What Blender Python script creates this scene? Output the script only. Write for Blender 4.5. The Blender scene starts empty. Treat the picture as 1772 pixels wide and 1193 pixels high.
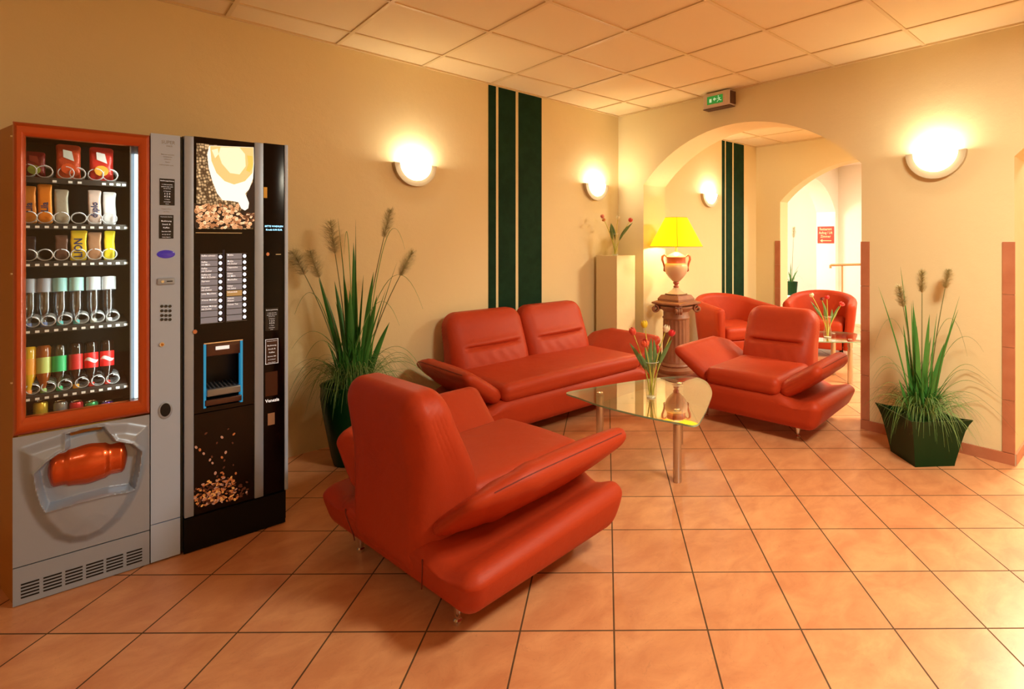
import bpy, bmesh, math, random
from mathutils import Vector, Matrix, noise
from mathutils.geometry import tessellate_polygon
R = math.radians
S = bpy.context.scene
COL = S.collection
YAW = R(44.24); SY, CY = math.sin(YAW), math.cos(YAW)
CAMH = 1.40; PX0, PY0, FP = 1057.0, 415.7, 933.0

# ---------------------------------------------------------------- materials
MATS = {}
def nodes_of(m):
    m.use_nodes = True
    nt = m.node_tree
    return nt, nt.nodes, nt.links
def mat(name, col, rough=0.5, metal=0.0, spec=0.5, emit=None, estr=0.0, bump=None, vary=None, coat=0.0, trans=0.0, sheen=0.0):
    if name in MATS: return MATS[name]
    m = bpy.data.materials.new(name); nt, N, L = nodes_of(m)
    b = N['Principled BSDF']
    b.inputs['Base Color'].default_value = (*col, 1)
    b.inputs['Roughness'].default_value = rough
    b.inputs['Metallic'].default_value = metal
    b.inputs['Specular IOR Level'].default_value = spec
    b.inputs['Coat Weight'].default_value = coat
    b.inputs['Sheen Weight'].default_value = sheen
    if trans: b.inputs['Transmission Weight'].default_value = trans
    if emit:
        b.inputs['Emission Color'].default_value = (*emit, 1)
        b.inputs['Emission Strength'].default_value = estr
    tc = N.new('ShaderNodeTexCoord')
    if vary:                      # (scale, colour2, contrast)
        nz = N.new('ShaderNodeTexNoise'); nz.inputs['Scale'].default_value = vary[0]; nz.inputs['Detail'].default_value = 6
        cr = N.new('ShaderNodeValToRGB')
        cr.color_ramp.elements[0].position = 0.5 - vary[2]; cr.color_ramp.elements[1].position = 0.5 + vary[2]
        cr.color_ramp.elements[0].color = (*col, 1); cr.color_ramp.elements[1].color = (*vary[1], 1)
        L.new(tc.outputs['Object'], nz.inputs['Vector']); L.new(nz.outputs['Fac'], cr.inputs['Fac'])
        L.new(cr.outputs['Color'], b.inputs['Base Color'])
    if bump:                      # list of (scale, strength, distance)
        prev = None
        for sc, st, di in bump:
            nz = N.new('ShaderNodeTexNoise'); nz.inputs['Scale'].default_value = sc; nz.inputs['Detail'].default_value = 4
            bp = N.new('ShaderNodeBump'); bp.inputs['Strength'].default_value = st; bp.inputs['Distance'].default_value = di
            L.new(tc.outputs['Object'], nz.inputs['Vector']); L.new(nz.outputs['Fac'], bp.inputs['Height'])
            if prev: L.new(prev.outputs['Normal'], bp.inputs['Normal'])
            prev = bp
        L.new(prev.outputs['Normal'], b.inputs['Normal'])
    MATS[name] = m
    return m
def thin_glass(name, tint=(1, 1, 1), f0=0.05, rough=0.0):
    if name in MATS: return MATS[name]
    m = bpy.data.materials.new(name); nt, N, L = nodes_of(m)
    N.remove(N['Principled BSDF'])
    out = N['Material Output']
    t = N.new('ShaderNodeBsdfTransparent'); t.inputs['Color'].default_value = (*tint, 1)
    g = N.new('ShaderNodeBsdfGlossy'); g.inputs['Roughness'].default_value = rough
    lw = N.new('ShaderNodeLayerWeight'); lw.inputs['Blend'].default_value = 0.5
    pw = N.new('ShaderNodeMath'); pw.operation = 'POWER'; pw.inputs[1].default_value = 5; L.new(lw.outputs['Facing'], pw.inputs[0])
    fr = N.new('ShaderNodeMapRange'); fr.inputs[3].default_value = f0; fr.inputs[4].default_value = 1; L.new(pw.outputs[0], fr.inputs[0])
    mx = N.new('ShaderNodeMixShader')
    L.new(fr.outputs[0], mx.inputs[0]); L.new(t.outputs[0], mx.inputs[1]); L.new(g.outputs[0], mx.inputs[2])
    L.new(mx.outputs[0], out.inputs['Surface'])
    MATS[name] = m
    return m
def glow(name, col, strength):
    return mat(name, (0.8, 0.8, 0.8), 0.4, emit=col, estr=strength)

M_WALL = mat('wall_plaster', (0.84, 0.71, 0.42), 0.75, spec=0.2, bump=[(9, 0.25, 0.012), (140, 0.25, 0.002)])
M_WHITE = mat('white_plaster', (0.90, 0.86, 0.78), 0.8, spec=0.2, bump=[(120, 0.2, 0.002)])
M_GREENSTRIPE = mat('green_paint', (0.003, 0.026, 0.010), 0.7, spec=0.15, vary=(14, (0.006, 0.036, 0.015), 0.15))
M_LEATHER = mat('red_leather', (0.42, 0.039, 0.010), 0.50, spec=0.26, bump=[(7, 0.22, 0.02), (260, 0.22, 0.0015)], vary=(3, (0.465, 0.048, 0.013), 0.3))
M_SEAM = mat('dark_seam', (0.16, 0.015, 0.008), 0.6)
M_CHROME = mat('chrome', (0.80, 0.78, 0.74), 0.12, metal=1)
M_BRUSHED = mat('brushed_steel', (0.62, 0.60, 0.57), 0.3, metal=1)
M_SILVER = mat('silver_paint', (0.36, 0.45, 0.60), 0.36, metal=0.3, spec=0.5)
M_SILVERL = mat('light_silver_paint', (0.46, 0.60, 0.86), 0.42, metal=0.1)
M_ORANGE = mat('orange_metal_paint', (0.52, 0.085, 0.012), 0.3, metal=0.3, coat=0.3)
M_FLAP = mat('copper_orange_plastic', (0.66, 0.10, 0.015), 0.24, metal=0.6, coat=0.5, bump=[(30, 0.08, 0.002)])
M_OCHRE = mat('ochre_side_panel', (0.42, 0.17, 0.02), 0.45)
M_BLACK = mat('black_gloss', (0.004, 0.002, 0.002), 0.16, spec=0.2)
M_BLACKM = mat('black_matt', (0.003, 0.003, 0.004), 0.5, spec=0.2)
M_BROWNPANEL = mat('dark_brown_gloss', (0.008, 0.003, 0.002), 0.16, spec=0.25)
M_DARKIN = mat('dark_interior', (0.028, 0.020, 0.014), 0.6)
M_VOID = mat('recess_black', (0.003, 0.003, 0.003), 0.7)
M_COIL = mat('coil_wire', (0.72, 0.73, 0.74), 0.3, metal=0.3)
M_LABELW = mat('price_tag_white', (0.85, 0.85, 0.80), 0.5, emit=(1, 0.98, 0.9), estr=0.0)
M_TEXTW = mat('white_print', (0.9, 0.9, 0.88), 0.5, emit=(1, 1, 1), estr=0.35)
M_TEXTD = mat('grey_print', (0.30, 0.31, 0.32), 0.5)
M_TERRA = mat('terracotta_tile', (0.46, 0.155, 0.075), 0.4, vary=(9, (0.56, 0.215, 0.11), 0.25))
M_GROUT = mat('pale_grout', (0.55, 0.42, 0.30), 0.8)
M_GLASST = thin_glass('table_glass', (0.98, 0.98, 0.94), 0.40)
M_GLASSW = thin_glass('window_glass', (0.97, 0.99, 0.98), 0.03)
M_GLASSV = thin_glass('vase_glass', (0.94, 0.96, 0.88), 0.17)
M_GLASSEDGE = mat('glass_edge', (0.30, 0.50, 0.36), 0.15, coat=0.5)
M_WATER = thin_glass('vase_water', (0.97, 0.93, 0.62), 0.02)
M_GLASSRIM = mat('vase_rim', (0.80, 0.82, 0.76), 0.08, spec=0.8, coat=0.5)
M_STEM = mat('flower_stem', (0.62, 0.60, 0.10), 0.5)
M_LEAF = mat('tulip_leaf', (0.11, 0.21, 0.065), 0.5, vary=(12, (0.17, 0.28, 0.09), 0.2))
M_REED = mat('reed_leaf', (0.030, 0.17, 0.022), 0.45, vary=(8, (0.07, 0.27, 0.045), 0.25))
M_GRASS = mat('thin_grass', (0.055, 0.20, 0.03), 0.5, vary=(6, (0.24, 0.34, 0.10), 0.22))
M_STALK = mat('reed_stalk', (0.18, 0.20, 0.07), 0.6)
M_PLUME = mat('reed_plume', (0.58, 0.52, 0.27), 0.9, vary=(20, (0.72, 0.64, 0.36), 0.2))
M_POT = mat('dark_green_pot', (0.002, 0.034, 0.008), 0.38, spec=0.22)
M_POTRIM = mat('worn_pot_rim', (0.025, 0.045, 0.010), 0.4)
M_SOIL = mat('dark_soil', (0.01, 0.02, 0.008), 0.9, bump=[(60, 0.6, 0.01)])
M_STONE = mat('brown_stone', (0.25, 0.095, 0.045), 0.5, bump=[(30, 0.3, 0.004)], vary=(12, (0.34, 0.14, 0.07), 0.25))
M_URN = mat('cream_ceramic', (0.72, 0.50, 0.32), 0.3, coat=0.3)
M_URNRED = mat('red_glaze', (0.46, 0.11, 0.05), 0.35, bump=[(120, 0.5, 0.003)])
M_CREAMTRIM = mat('cream_metal', (0.52, 0.42, 0.27), 0.4)
M_PLASTIC = mat('cream_plastic', (0.70, 0.55, 0.42), 0.45)
M_WOOD = mat('rail_wood', (0.50, 0.29, 0.12), 0.4)
M_BLUE = mat('blue_strip', (0.02, 0.32, 0.62), 0.35, emit=(0.02, 0.35, 0.7), estr=0.25)

def floor_material():
    m = bpy.data.materials.new('floor_tiles'); nt, N, L = nodes_of(m); b = N['Principled BSDF']
    tc = N.new('ShaderNodeTexCoord'); mp = N.new('ShaderNodeMapping'); mp.vector_type = 'POINT'
    mp.inputs['Rotation'].default_value = (0, 0, R(43.79)); T = 0.3359
    mp.inputs['Location'].default_value = (-0.0267, -1.9323 + 0.0, 0)
    L.new(tc.outputs['Object'], mp.inputs['Vector'])
    def brick(c1, c2, mo, size, smooth):
        br = N.new('ShaderNodeTexBrick'); br.offset = 0; br.squash = 1
        br.inputs['Color1'].default_value = c1; br.inputs['Color2'].default_value = c2; br.inputs['Mortar'].default_value = mo
        br.inputs['Scale'].default_value = 1; br.inputs['Brick Width'].default_value = T; br.inputs['Row Height'].default_value = T
        br.inputs['Mortar Size'].default_value = size; br.inputs['Mortar Smooth'].default_value = smooth
        L.new(mp.outputs['Vector'], br.inputs['Vector']); return br
    b1 = brick((0.66, 0.295, 0.135, 1), (0.74, 0.36, 0.17, 1), (0.10, 0.05, 0.018, 1), 0.0034, 0.2)
    n1 = N.new('ShaderNodeTexNoise'); n1.inputs['Scale'].default_value = 4.5; n1.inputs['Detail'].default_value = 9; n1.inputs['Roughness'].default_value = 0.62; n1.inputs['Distortion'].default_value = 0.5
    mp2 = N.new('ShaderNodeMapping'); mp2.inputs['Rotation'].default_value = (0, 0, R(43.79)); mp2.inputs['Scale'].default_value = (1, 1.7, 1)
    L.new(tc.outputs['Object'], mp2.inputs['Vector']); L.new(mp2.outputs['Vector'], n1.inputs['Vector'])
    cr = N.new('ShaderNodeValToRGB'); cr.color_ramp.elements[0].position = 0.36; cr.color_ramp.elements[1].position = 0.66
    cr.color_ramp.elements[0].color = (0.87, 0.77, 0.73, 1); cr.color_ramp.elements[1].color = (1.07, 1.10, 1.08, 1)
    L.new(n1.outputs['Fac'], cr.inputs['Fac'])
    mu = N.new('ShaderNodeMix'); mu.data_type = 'RGBA'; mu.blend_type = 'MULTIPLY'; mu.inputs['Factor'].default_value = 1
    L.new(b1.outputs['Color'], mu.inputs['A']); L.new(cr.outputs['Color'], mu.inputs['B'])
    # fine crazing veins
    n2 = N.new('ShaderNodeTexNoise'); n2.inputs['Scale'].default_value = 7; n2.inputs['Detail'].default_value = 3; n2.inputs['Distortion'].default_value = 2.5
    L.new(mp2.outputs['Vector'], n2.inputs['Vector'])
    ab = N.new('ShaderNodeMath'); ab.operation = 'SUBTRACT'; ab.inputs[1].default_value = 0.5; L.new(n2.outputs['Fac'], ab.inputs[0])
    ab2 = N.new('ShaderNodeMath'); ab2.operation = 'ABSOLUTE'; L.new(ab.outputs[0], ab2.inputs[0])
    vr = N.new('ShaderNodeMapRange'); vr.inputs[1].default_value = 0; vr.inputs[2].default_value = 0.006; vr.inputs[3].default_value = 0.86; vr.inputs[4].default_value = 1
    L.new(ab2.outputs[0], vr.inputs[0])
    mv = N.new('ShaderNodeMix'); mv.data_type = 'RGBA'; mv.blend_type = 'MULTIPLY'; mv.inputs['Factor'].default_value = 1
    L.new(mu.outputs['Result'], mv.inputs['A']); L.new(vr.outputs[0], mv.inputs['B'])
    L.new(mv.outputs['Result'], b.inputs['Base Color'])
    rr = N.new('ShaderNodeMapRange'); rr.inputs[3].default_value = 0.33; rr.inputs[4].default_value = 0.8; L.new(b1.outputs['Fac'], rr.inputs[0]); L.new(rr.outputs[0], b.inputs['Roughness'])
    iv = N.new('ShaderNodeMath'); iv.operation = 'SUBTRACT'; iv.inputs[0].default_value = 1; L.new(b1.outputs['Fac'], iv.inputs[1])
    bp = N.new('ShaderNodeBump'); bp.inputs['Strength'].default_value = 0.5; bp.inputs['Distance'].default_value = 0.002; L.new(iv.outputs[0], bp.inputs['Height'])
    bp2 = N.new('ShaderNodeBump'); bp2.inputs['Strength'].default_value = 0.15; bp2.inputs['Distance'].default_value = 0.004
    L.new(n1.outputs['Fac'], bp2.inputs['Height']); L.new(bp.outputs['Normal'], bp2.inputs['Normal']); L.new(bp2.outputs['Normal'], b.inputs['Normal'])
    b.inputs['Specular IOR Level'].default_value = 0.5
    return m
M_FLOOR = floor_material()
M_CEIL = mat('ceiling_tile', (0.84, 0.69, 0.43), 0.85, spec=0.1, bump=[(300, 0.35, 0.002)])
M_TBAR = mat('ceiling_grid_bar', (0.74, 0.57, 0.30), 0.5)

# ---------------------------------------------------------------- mesh builder
class MB:
    def __init__(s): s.v = []; s.f = []; s.m = []
    def add(s, vs, fs, mi=0):
        o = len(s.v); s.v += [tuple(p) for p in vs]; s.f += [tuple(i + o for i in f) for f in fs]; s.m += [mi] * len(fs); return s
    def box(s, x0, x1, y0, y1, z0, z1, mi=0):
        v = [(x, y, z) for x in (x0, x1) for y in (y0, y1) for z in (z0, z1)]
        return s.add(v, [(0, 1, 3, 2), (4, 6, 7, 5), (0, 4, 5, 1), (2, 3, 7, 6), (0, 2, 6, 4), (1, 5, 7, 3)], mi)
    def rbox(s, c, h, r, n=8, fn=None, mi=0, rot=None):
        """rounded box: centre c, half sizes h, corner radius r; fn deforms the point"""
        r = min(r, *h); vs = {}; out = []; fs = []
        def coords(hh):
            a = [-hh]; k = max(3, n // 3)
            ts = [-hh + r * (1 - math.cos(math.pi / 2 * i / k)) for i in range(k + 1)]
            mid = [(-hh + r) + (2 * (hh - r)) * i / n for i in range(1, n)]
            te = [-t for t in reversed(ts)]
            res = ts + mid + te; o = []
            for t in res:
                if not o or abs(t - o[-1]) > 1e-6: o.append(t)
            return o
        X, Y, Z = coords(h[0]), coords(h[1]), coords(h[2])
        def vid(p):
            k = (round(p[0], 6), round(p[1], 6), round(p[2], 6))
            if k in vs: return vs[k]
            q = Vector([max(-(h[i] - r), min(h[i] - r, p[i])) for i in range(3)])
            d = Vector(p) - q
            # map cube shell to sphere corners
            if d.length > 1e-9:
                e = Vector([math.asin(max(-1, min(1, d[i] / r))) if False else d[i] for i in range(3)])
                d = e.normalized() * r
            w = q + d
            if fn: w = Vector(fn(w.x, w.y, w.z))
            if rot: w = rot @ w
            w = w + Vector(c); vs[k] = len(out); out.append(tuple(w)); return vs[k]
        def face(A, B, mk, flip):
            for i in range(len(A) - 1):
                for j in range(len(B) - 1):
                    q = [vid(mk(A[i], B[j])), vid(mk(A[i + 1], B[j])), vid(mk(A[i + 1], B[j + 1])), vid(mk(A[i], B[j + 1]))]
                    if flip: q.reverse()
                    if len(set(q)) == 4: fs.append(tuple(q))
                    elif len(set(q)) == 3: fs.append(tuple(dict.fromkeys(q)))
        face(X, Y, lambda a, b: (a, b, h[2]), False); face(X, Y, lambda a, b: (a, b, -h[2]), True)
        face(Y, Z, lambda a, b: (h[0], a, b), False); face(Y, Z, lambda a, b: (-h[0], a, b), True)
        face(X, Z, lambda a, b: (a, -h[1], b), False); face(X, Z, lambda a, b: (a, h[1], b), True)
        return s.add(out, fs, mi)
    def tube(s, pts, r, n=8, mi=0, cap=True):
        pts = [Vector(p) for p in pts]; rs = r if isinstance(r, (list, tuple)) else [r] * len(pts)
        o = []; fs = []; up = None
        for i, p in enumerate(pts):
            t = (pts[min(i + 1, len(pts) - 1)] - pts[max(i - 1, 0)]).normalized()
            if up is None: up = t.orthogonal().normalized()
            up = (up - t * up.dot(t)).normalized(); w = t.cross(up)
            for k in range(n):
                a = 2 * math.pi * k / n; o.append(p + (up * math.cos(a) + w * math.sin(a)) * rs[i])
        for i in range(len(pts) - 1):
            for k in range(n):
                fs.append((i * n + k, i * n + (k + 1) % n, (i + 1) * n + (k + 1) % n, (i + 1) * n + k))
        if cap: fs += [tuple(range(n))[::-1], tuple(range((len(pts) - 1) * n, len(pts) * n))]
        return s.add(o, fs, mi)
    def lathe(s, prof, n=32, c=(0, 0, 0), mi=0, fn=None, cap=True):
        o = []; fs = []
        for (r, z) in prof:
            for k in range(n):
                a = 2 * math.pi * k / n; rr = fn(r, z, a) if fn else r
                o.append((c[0] + rr * math.cos(a), c[1] + rr * math.sin(a), c[2] + z))
        for i in range(len(prof) - 1):
            for k in range(n):
                fs.append((i * n + k, i * n + (k + 1) % n, (i + 1) * n + (k + 1) % n, (i + 1) * n + k))
        if cap:
            if prof[0][0] > 1e-5: fs.append(tuple(range(n))[::-1])
            if prof[-1][0] > 1e-5: fs.append(tuple(range((len(prof) - 1) * n, len(prof) * n)))
        return s.add(o, fs, mi)
    def prism(s, poly, mk, a, b, mi=0):
        """poly of 2D points, mk(p,q,t)->3D, extruded from t=a to t=b"""
        n = len(poly); o = [mk(p[0], p[1], a) for p in poly] + [mk(p[0], p[1], b) for p in poly]
        tr = tessellate_polygon([[Vector((p[0], p[1], 0)) for p in poly]])
        fs = [tuple(t) for t in tr] + [tuple(i + n for i in reversed(t)) for t in tr]
        fs += [(i, i + n, (i + 1) % n + n, (i + 1) % n) for i in range(n)]
        return s.add(o, fs, mi)
    def blade(s, pts, w, mi=0, side=None):
        """a leaf: a V-folded strip along pts, width list w"""
        pts = [Vector(p) for p in pts]; o = []; fs = []; side = Vector(side) if side else Vector((1, 0, 0))
        for i, p in enumerate(pts):
            t = (pts[min(i + 1, len(pts) - 1)] - pts[max(i - 1, 0)]).normalized()
            sd = side - t * side.dot(t)
            if sd.length < 1e-4: sd = t.orthogonal()
            sd.normalize(); nn = t.cross(sd) * (w[i] * 0.25)
            o += [p - sd * w[i] / 2 + nn, p, p + sd * w[i] / 2 + nn]
        for i in range(len(pts) - 1):
            for k in (0, 1): fs.append((i * 3 + k, i * 3 + k + 1, i * 3 + k + 4, i * 3 + k + 3))
        return s.add(o, fs, mi)
    def build(s, name, mats, parent=None, loc=(0, 0, 0), rz=0, smooth=None):
        me = bpy.data.meshes.new(name); me.from_pydata(s.v, [], s.f)
        bm = bmesh.new(); bm.from_mesh(me); bmesh.ops.recalc_face_normals(bm, faces=bm.faces); bm.to_mesh(me); bm.free()
        for m in (mats if isinstance(mats, (list, tuple)) else [mats]): me.materials.append(m)
        if len(me.polygons) == len(s.m): me.polygons.foreach_set('material_index', s.m)
        if smooth is not None:
            me.shade_smooth(); me.set_sharp_from_angle(angle=R(smooth))
        o = bpy.data.objects.new(name, me); COL.objects.link(o)
        o.location = loc; o.rotation_euler = (0, 0, rz)
        if parent: o.parent = parent
        return o
def tag(o, label=None, cat=None, group=None, kind=None):
    if label: o['label'] = label
    if cat: o['category'] = cat
    if group: o['group'] = group
    if kind: o['kind'] = kind
    return o
def thing(name, label, cat, loc=(0, 0, 0), rz=0, group=None):
    o = bpy.data.objects.new(name, None); COL.objects.link(o); o.empty_display_size = 0.05
    o.location = loc; o.rotation_euler = (0, 0, rz)
    return tag(o, label, cat, group)
def struct(o): o['kind'] = 'structure'; return o
def copy_tree(o, parent=None):
    c = o.copy(); COL.objects.link(c)
    c.parent = parent
    for ch in [x for x in bpy.data.objects if x.parent == o]: copy_tree(ch, c)
    return c
def text_mesh(txt, size, align='CENTER', depth=0.0, bold=0.0):
    cu = bpy.data.curves.new('t', 'FONT'); cu.body = txt; cu.size = size; cu.align_x = align; cu.align_y = 'CENTER'
    cu.extrude = depth; cu.offset = bold; cu.resolution_u = 2
    ob = bpy.data.objects.new('t', cu); COL.objects.link(ob)
    dg = bpy.context.evaluated_depsgraph_get(); dg.update()
    me = bpy.data.meshes.new_from_object(ob.evaluated_get(dg))
    bpy.data.objects.remove(ob); bpy.data.curves.remove(cu)
    return [tuple(v.co) for v in me.vertices], [tuple(p.vertices) for p in me.polygons]
def add_text(mb, txt, size, mk, align='CENTER', mi=0, bold=0.0, sx=1.0):
    v, f = text_mesh(txt, size, align, 0, bold)
    mb.add([mk(p[0] * sx, p[1]) for p in v], f, mi)
def unproj(px, py, z):          # photograph measurement -> world point at height z
    d = (z - CAMH) * FP / (PY0 - py); x = (px - PX0) / FP * d
    return (x * CY + d * SY, -x * SY + d * CY, z)

# ---------------------------------------------------------------- setting
def arc_pts(a, b, zs, rise, n=24):
    """segmental arch from a to b (coordinate along wall) springing at zs"""
    c = (a + b) / 2; hw = abs(b - a) / 2; Rr = (hw * hw + rise * rise) / (2 * rise); zc = zs + rise - Rr
    th = math.asin(hw / Rr); sg = 1 if b > a else -1
    return [(c + sg * Rr * math.sin(-th + 2 * th * i / n), zc + Rr * math.cos(-th + 2 * th * i / n)) for i in range(n + 1)]
ZC = 2.74
def wall_with_arches(name, lo, hi, openings, zt, mk, t0, t1, m):
    poly = [(lo, 0)]
    for (a, b, zs, rise) in openings:
        poly.append((a, 0)); poly += arc_pts(a, b, zs, rise); poly.append((b, 0))
    poly += [(hi, 0), (hi, zt), (lo, zt)]
    mb = MB(); mb.prism(poly, mk, t0, t1)
    return struct(mb.build(name, m, smooth=25))
UV = lambda p, z, t: (t, p, z)      # walls standing at constant U
VU = lambda p, z, t: (p, t, z)      # walls standing at constant V
UR = 4.13; UR2 = 4.48
struct(MB().box(-3.4, 11, -3.6, 7.2, -0.06, 0).build('floor', M_FLOOR))
def lwv(u): return 4.125 - 0.0602 * (4.14 - u)      # left wall plane
mb = MB(); mb.prism([(-3.2, lwv(-3.2)), (UR, lwv(UR)), (UR, 4.4), (-3.2, 4.4)], lambda x, y, t: (x, y, t), 0, ZC)
struct(mb.build('wall_left', M_WALL))
wall_with_arches('wall_right', -3.0, 4.4, [(-1.5, 0.65, 1.92, 0.47), (1.571, 3.757, 1.97, 0.466)], ZC, UV, UR, UR2, M_WALL)
struct(MB().box(-3.2, -3.0, -3.0, 3.68, 0, ZC).build('wall_back', M_WALL))
struct(MB().box(-3.0, UR, -3.2, -3.0, 0, ZC).build('wall_front', M_WALL))
struct(MB().box(UR2, 6.91, 4.1, 4.4, 0, ZC).build('wall_left_middle', M_WALL))
wall_with_arches('wall_far', -3.0, 4.4, [(1.53, 3.724, 1.93, 0.48)], ZC, UV, 6.91, 7.12, M_WALL)
struct(MB().box(UR2, 11, -3.2, -3.0, 0, ZC).build('wall_front_middle', M_WALL))
wall_with_arches('wall_left_far', 7.12, 9.24, [(7.3, 9.12, 1.88, 0.52)], ZC, VU, 3.9, 4.23, M_WHITE)
struct(MB().box(9.24, 9.5, -3.0, 4.23, 0, ZC).build('wall_end', M_WHITE))
struct(MB().box(6.6, 10.6, 5.9, 6.1, 0, ZC).build('wall_alcove', M_WHITE))
struct(MB().box(10.4, 10.6, 4.23, 5.9, 0, ZC).build('wall_alcove_right', M_WHITE))
struct(MB().box(6.4, 6.6, 4.42, 6.1, 0, ZC).build('wall_alcove_left', M_WHITE))
# ceilings: suspended tiles with grid bars
cm = MB(); cm.box(-3.4, 7.0, -3.4, 4.5, ZC, ZC + 0.1)
ceil = struct(cm.build('ceiling', M_CEIL))
gb = MB(); UO, VO, TT = 2.480, 2.401, 0.625
def bars(u0, u1, v0f, v1f, v0, v1):
    k = math.ceil((u0 - UO) / TT)
    while UO + k * TT < u1:
        u = UO + k * TT; gb.box(u - 0.011, u + 0.011, v0, v1f(u) if callable(v1f) else v1f, ZC - 0.007, ZC + 0.001); k += 1
    k = math.ceil((v0 - VO) / TT)
    while VO + k * TT < v1:
        v = VO + k * TT; ue = u1; us = u0
        gb.box(us, ue, v - 0.011, v + 0.011, ZC - 0.0068, ZC + 0.001); k += 1
bars(-3.0, UR, None, lwv, -3.0, 4.0)
bars(UR2, 6.91, None, 4.1, -3.0, 4.1)
g = gb.build('ceiling_grid', M_TBAR, ceil); 
edge = MB()
edge.prism([(-3, lwv(-3)), (UR, lwv(UR)), (UR, lwv(UR) - 0.018), (-3, lwv(-3) - 0.018)], lambda x, y, t: (x, y, t), ZC - 0.012, ZC)
edge.box(UR - 0.018, UR, -3, 4.1, ZC - 0.012, ZC)
edge.box(UR2, 6.91, 4.082, 4.1, ZC - 0.012, ZC); edge.box(6.892, 6.91, -3, 4.1, ZC - 0.012, ZC)
edge.build('edge_rail', M_TBAR, ceil)
struct(MB().box(7.12, 9.5, -3.2, 4.23, 2.66, 2.74).build('ceiling_far', M_WHITE))
struct(MB().box(6.4, 10.6, 4.23, 6.1, ZC, ZC + 0.08).build('ceiling_alcove', M_WHITE))
# terracotta trims
def trim_strip(name, mk_box, zs):
    mb = MB()
    for i in range(len(zs) - 1): mk_box(mb, zs[i] + 0.0015, zs[i + 1] - 0.0015, 0)
    mk_box(mb, zs[0], zs[-1] - 0.002, 1)
    return struct(mb.build(name, [M_TERRA, M_GROUT]))
def vtrim(name, u, v0, v1, sgn=-1, top=1.39):
    def f(mb, a, b, mi):
        e = 0.003 if mi else 0
        mb.box(u + sgn * (0.009 - e), u, v0 + e, v1 - e, a, b, mi)
    trim_strip(name, f, [0.072, 0.24, 0.57, 0.90, 1.23, top] if False else [0.072, 0.40, 0.73, 1.06, top])
vtrim('trim_1', UR, 1.512, 1.574); vtrim('trim_2', UR, 0.645, 0.710)
vtrim('trim_3', 6.91, 3.72, 3.80)
def baseb(name, u0, u1, v0, v1, along):
    mb = MB(); a, b = (u0, u1) if along == 'u' else (v0, v1); t = a
    while t < b - 1e-6:
        e = min(b, t + 0.33)
        if along == 'u': mb.box(t + 0.001, e - 0.001, v0, v1, 0, 0.07, 0)
        else: mb.box(u0, u1, t + 0.001, e - 0.001, 0, 0.07, 0)
        t = e
    k = 0.002
    if along == 'u': mb.box(a, b, v0 + (0 if v1 > v0 + 1 else k), v1, 0, 0.069, 1)
    else: mb.box(u0 + k, u1, a, b, 0, 0.069, 1)
    return struct(mb.build(name, [M_TERRA, M_GROUT]))
baseb('baseboard_right', UR - 0.012, UR, 0.645, 1.574, 'v')
baseb('baseboard_jamb', UR, UR2, 0.638, 0.65, 'u')
baseb('baseboard_corner', UR - 0.012, UR, 3.757, 4.10, 'v')
baseb('baseboard_far', 6.898, 6.91, 3.724, 4.1, 'v')
struct(MB().box(9.22, 9.24, -3, 3.9, 0, 0.18).build('baseboard_end', M_WHITE))
struct(MB().box(UR, 4.48, 0.6485, 0.6505, 0.07, 1.0).build('trim_4', M_WALL)) if False else None
# dark green stripes painted on the walls
def stripes(us, vf, z1, lab, grp):
    for (a, b, w) in us:
        mb = MB(); mb.prism([(a, vf(a)), (b, vf(b)), (b, vf(b) - 0.003), (a, vf(a) - 0.003)], lambda x, y, t: (x, y, t), 0.0, z1)
        tag(mb.build('painted_stripe', M_GREENSTRIPE), lab % w, 'wall stripe', grp)
def u_on_left(px, k=0.0602):
    r = (px - PX0) / FP; # V = lwv(U)
    # U=y(SY+CY r), V=y(CY-SY r); V-kU = c0
    c0 = 4.125 - k * 4.14; y = c0 / ((CY - SY * r) - k * (SY + CY * r)); return y * (SY + CY * r)
stripes([(u_on_left(845), u_on_left(858), 'narrow'), (u_on_left(862.5), u_on_left(892), 'middle'), (u_on_left(897), u_on_left(937), 'wide')],
        lwv, ZC - 0.014, '%s dark green vertical stripe on the wall behind the sofa', 'green stripes behind the sofa')
def u_at(px, v): r = (px - PX0) / FP; y = v / (CY - SY * r); return y * (SY + CY * r)
stripes([(u_at(1249, 4.1), u_at(1254, 4.1), 'narrow'), (u_at(1256, 4.1), u_at(1267, 4.1), 'middle'), (u_at(1269.5, 4.1), u_at(1287, 4.1), 'wide')],
        lambda u: 4.1, ZC - 0.014, '%s dark green vertical stripe in the room beyond the arch', 'green stripes beyond the arch')

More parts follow.
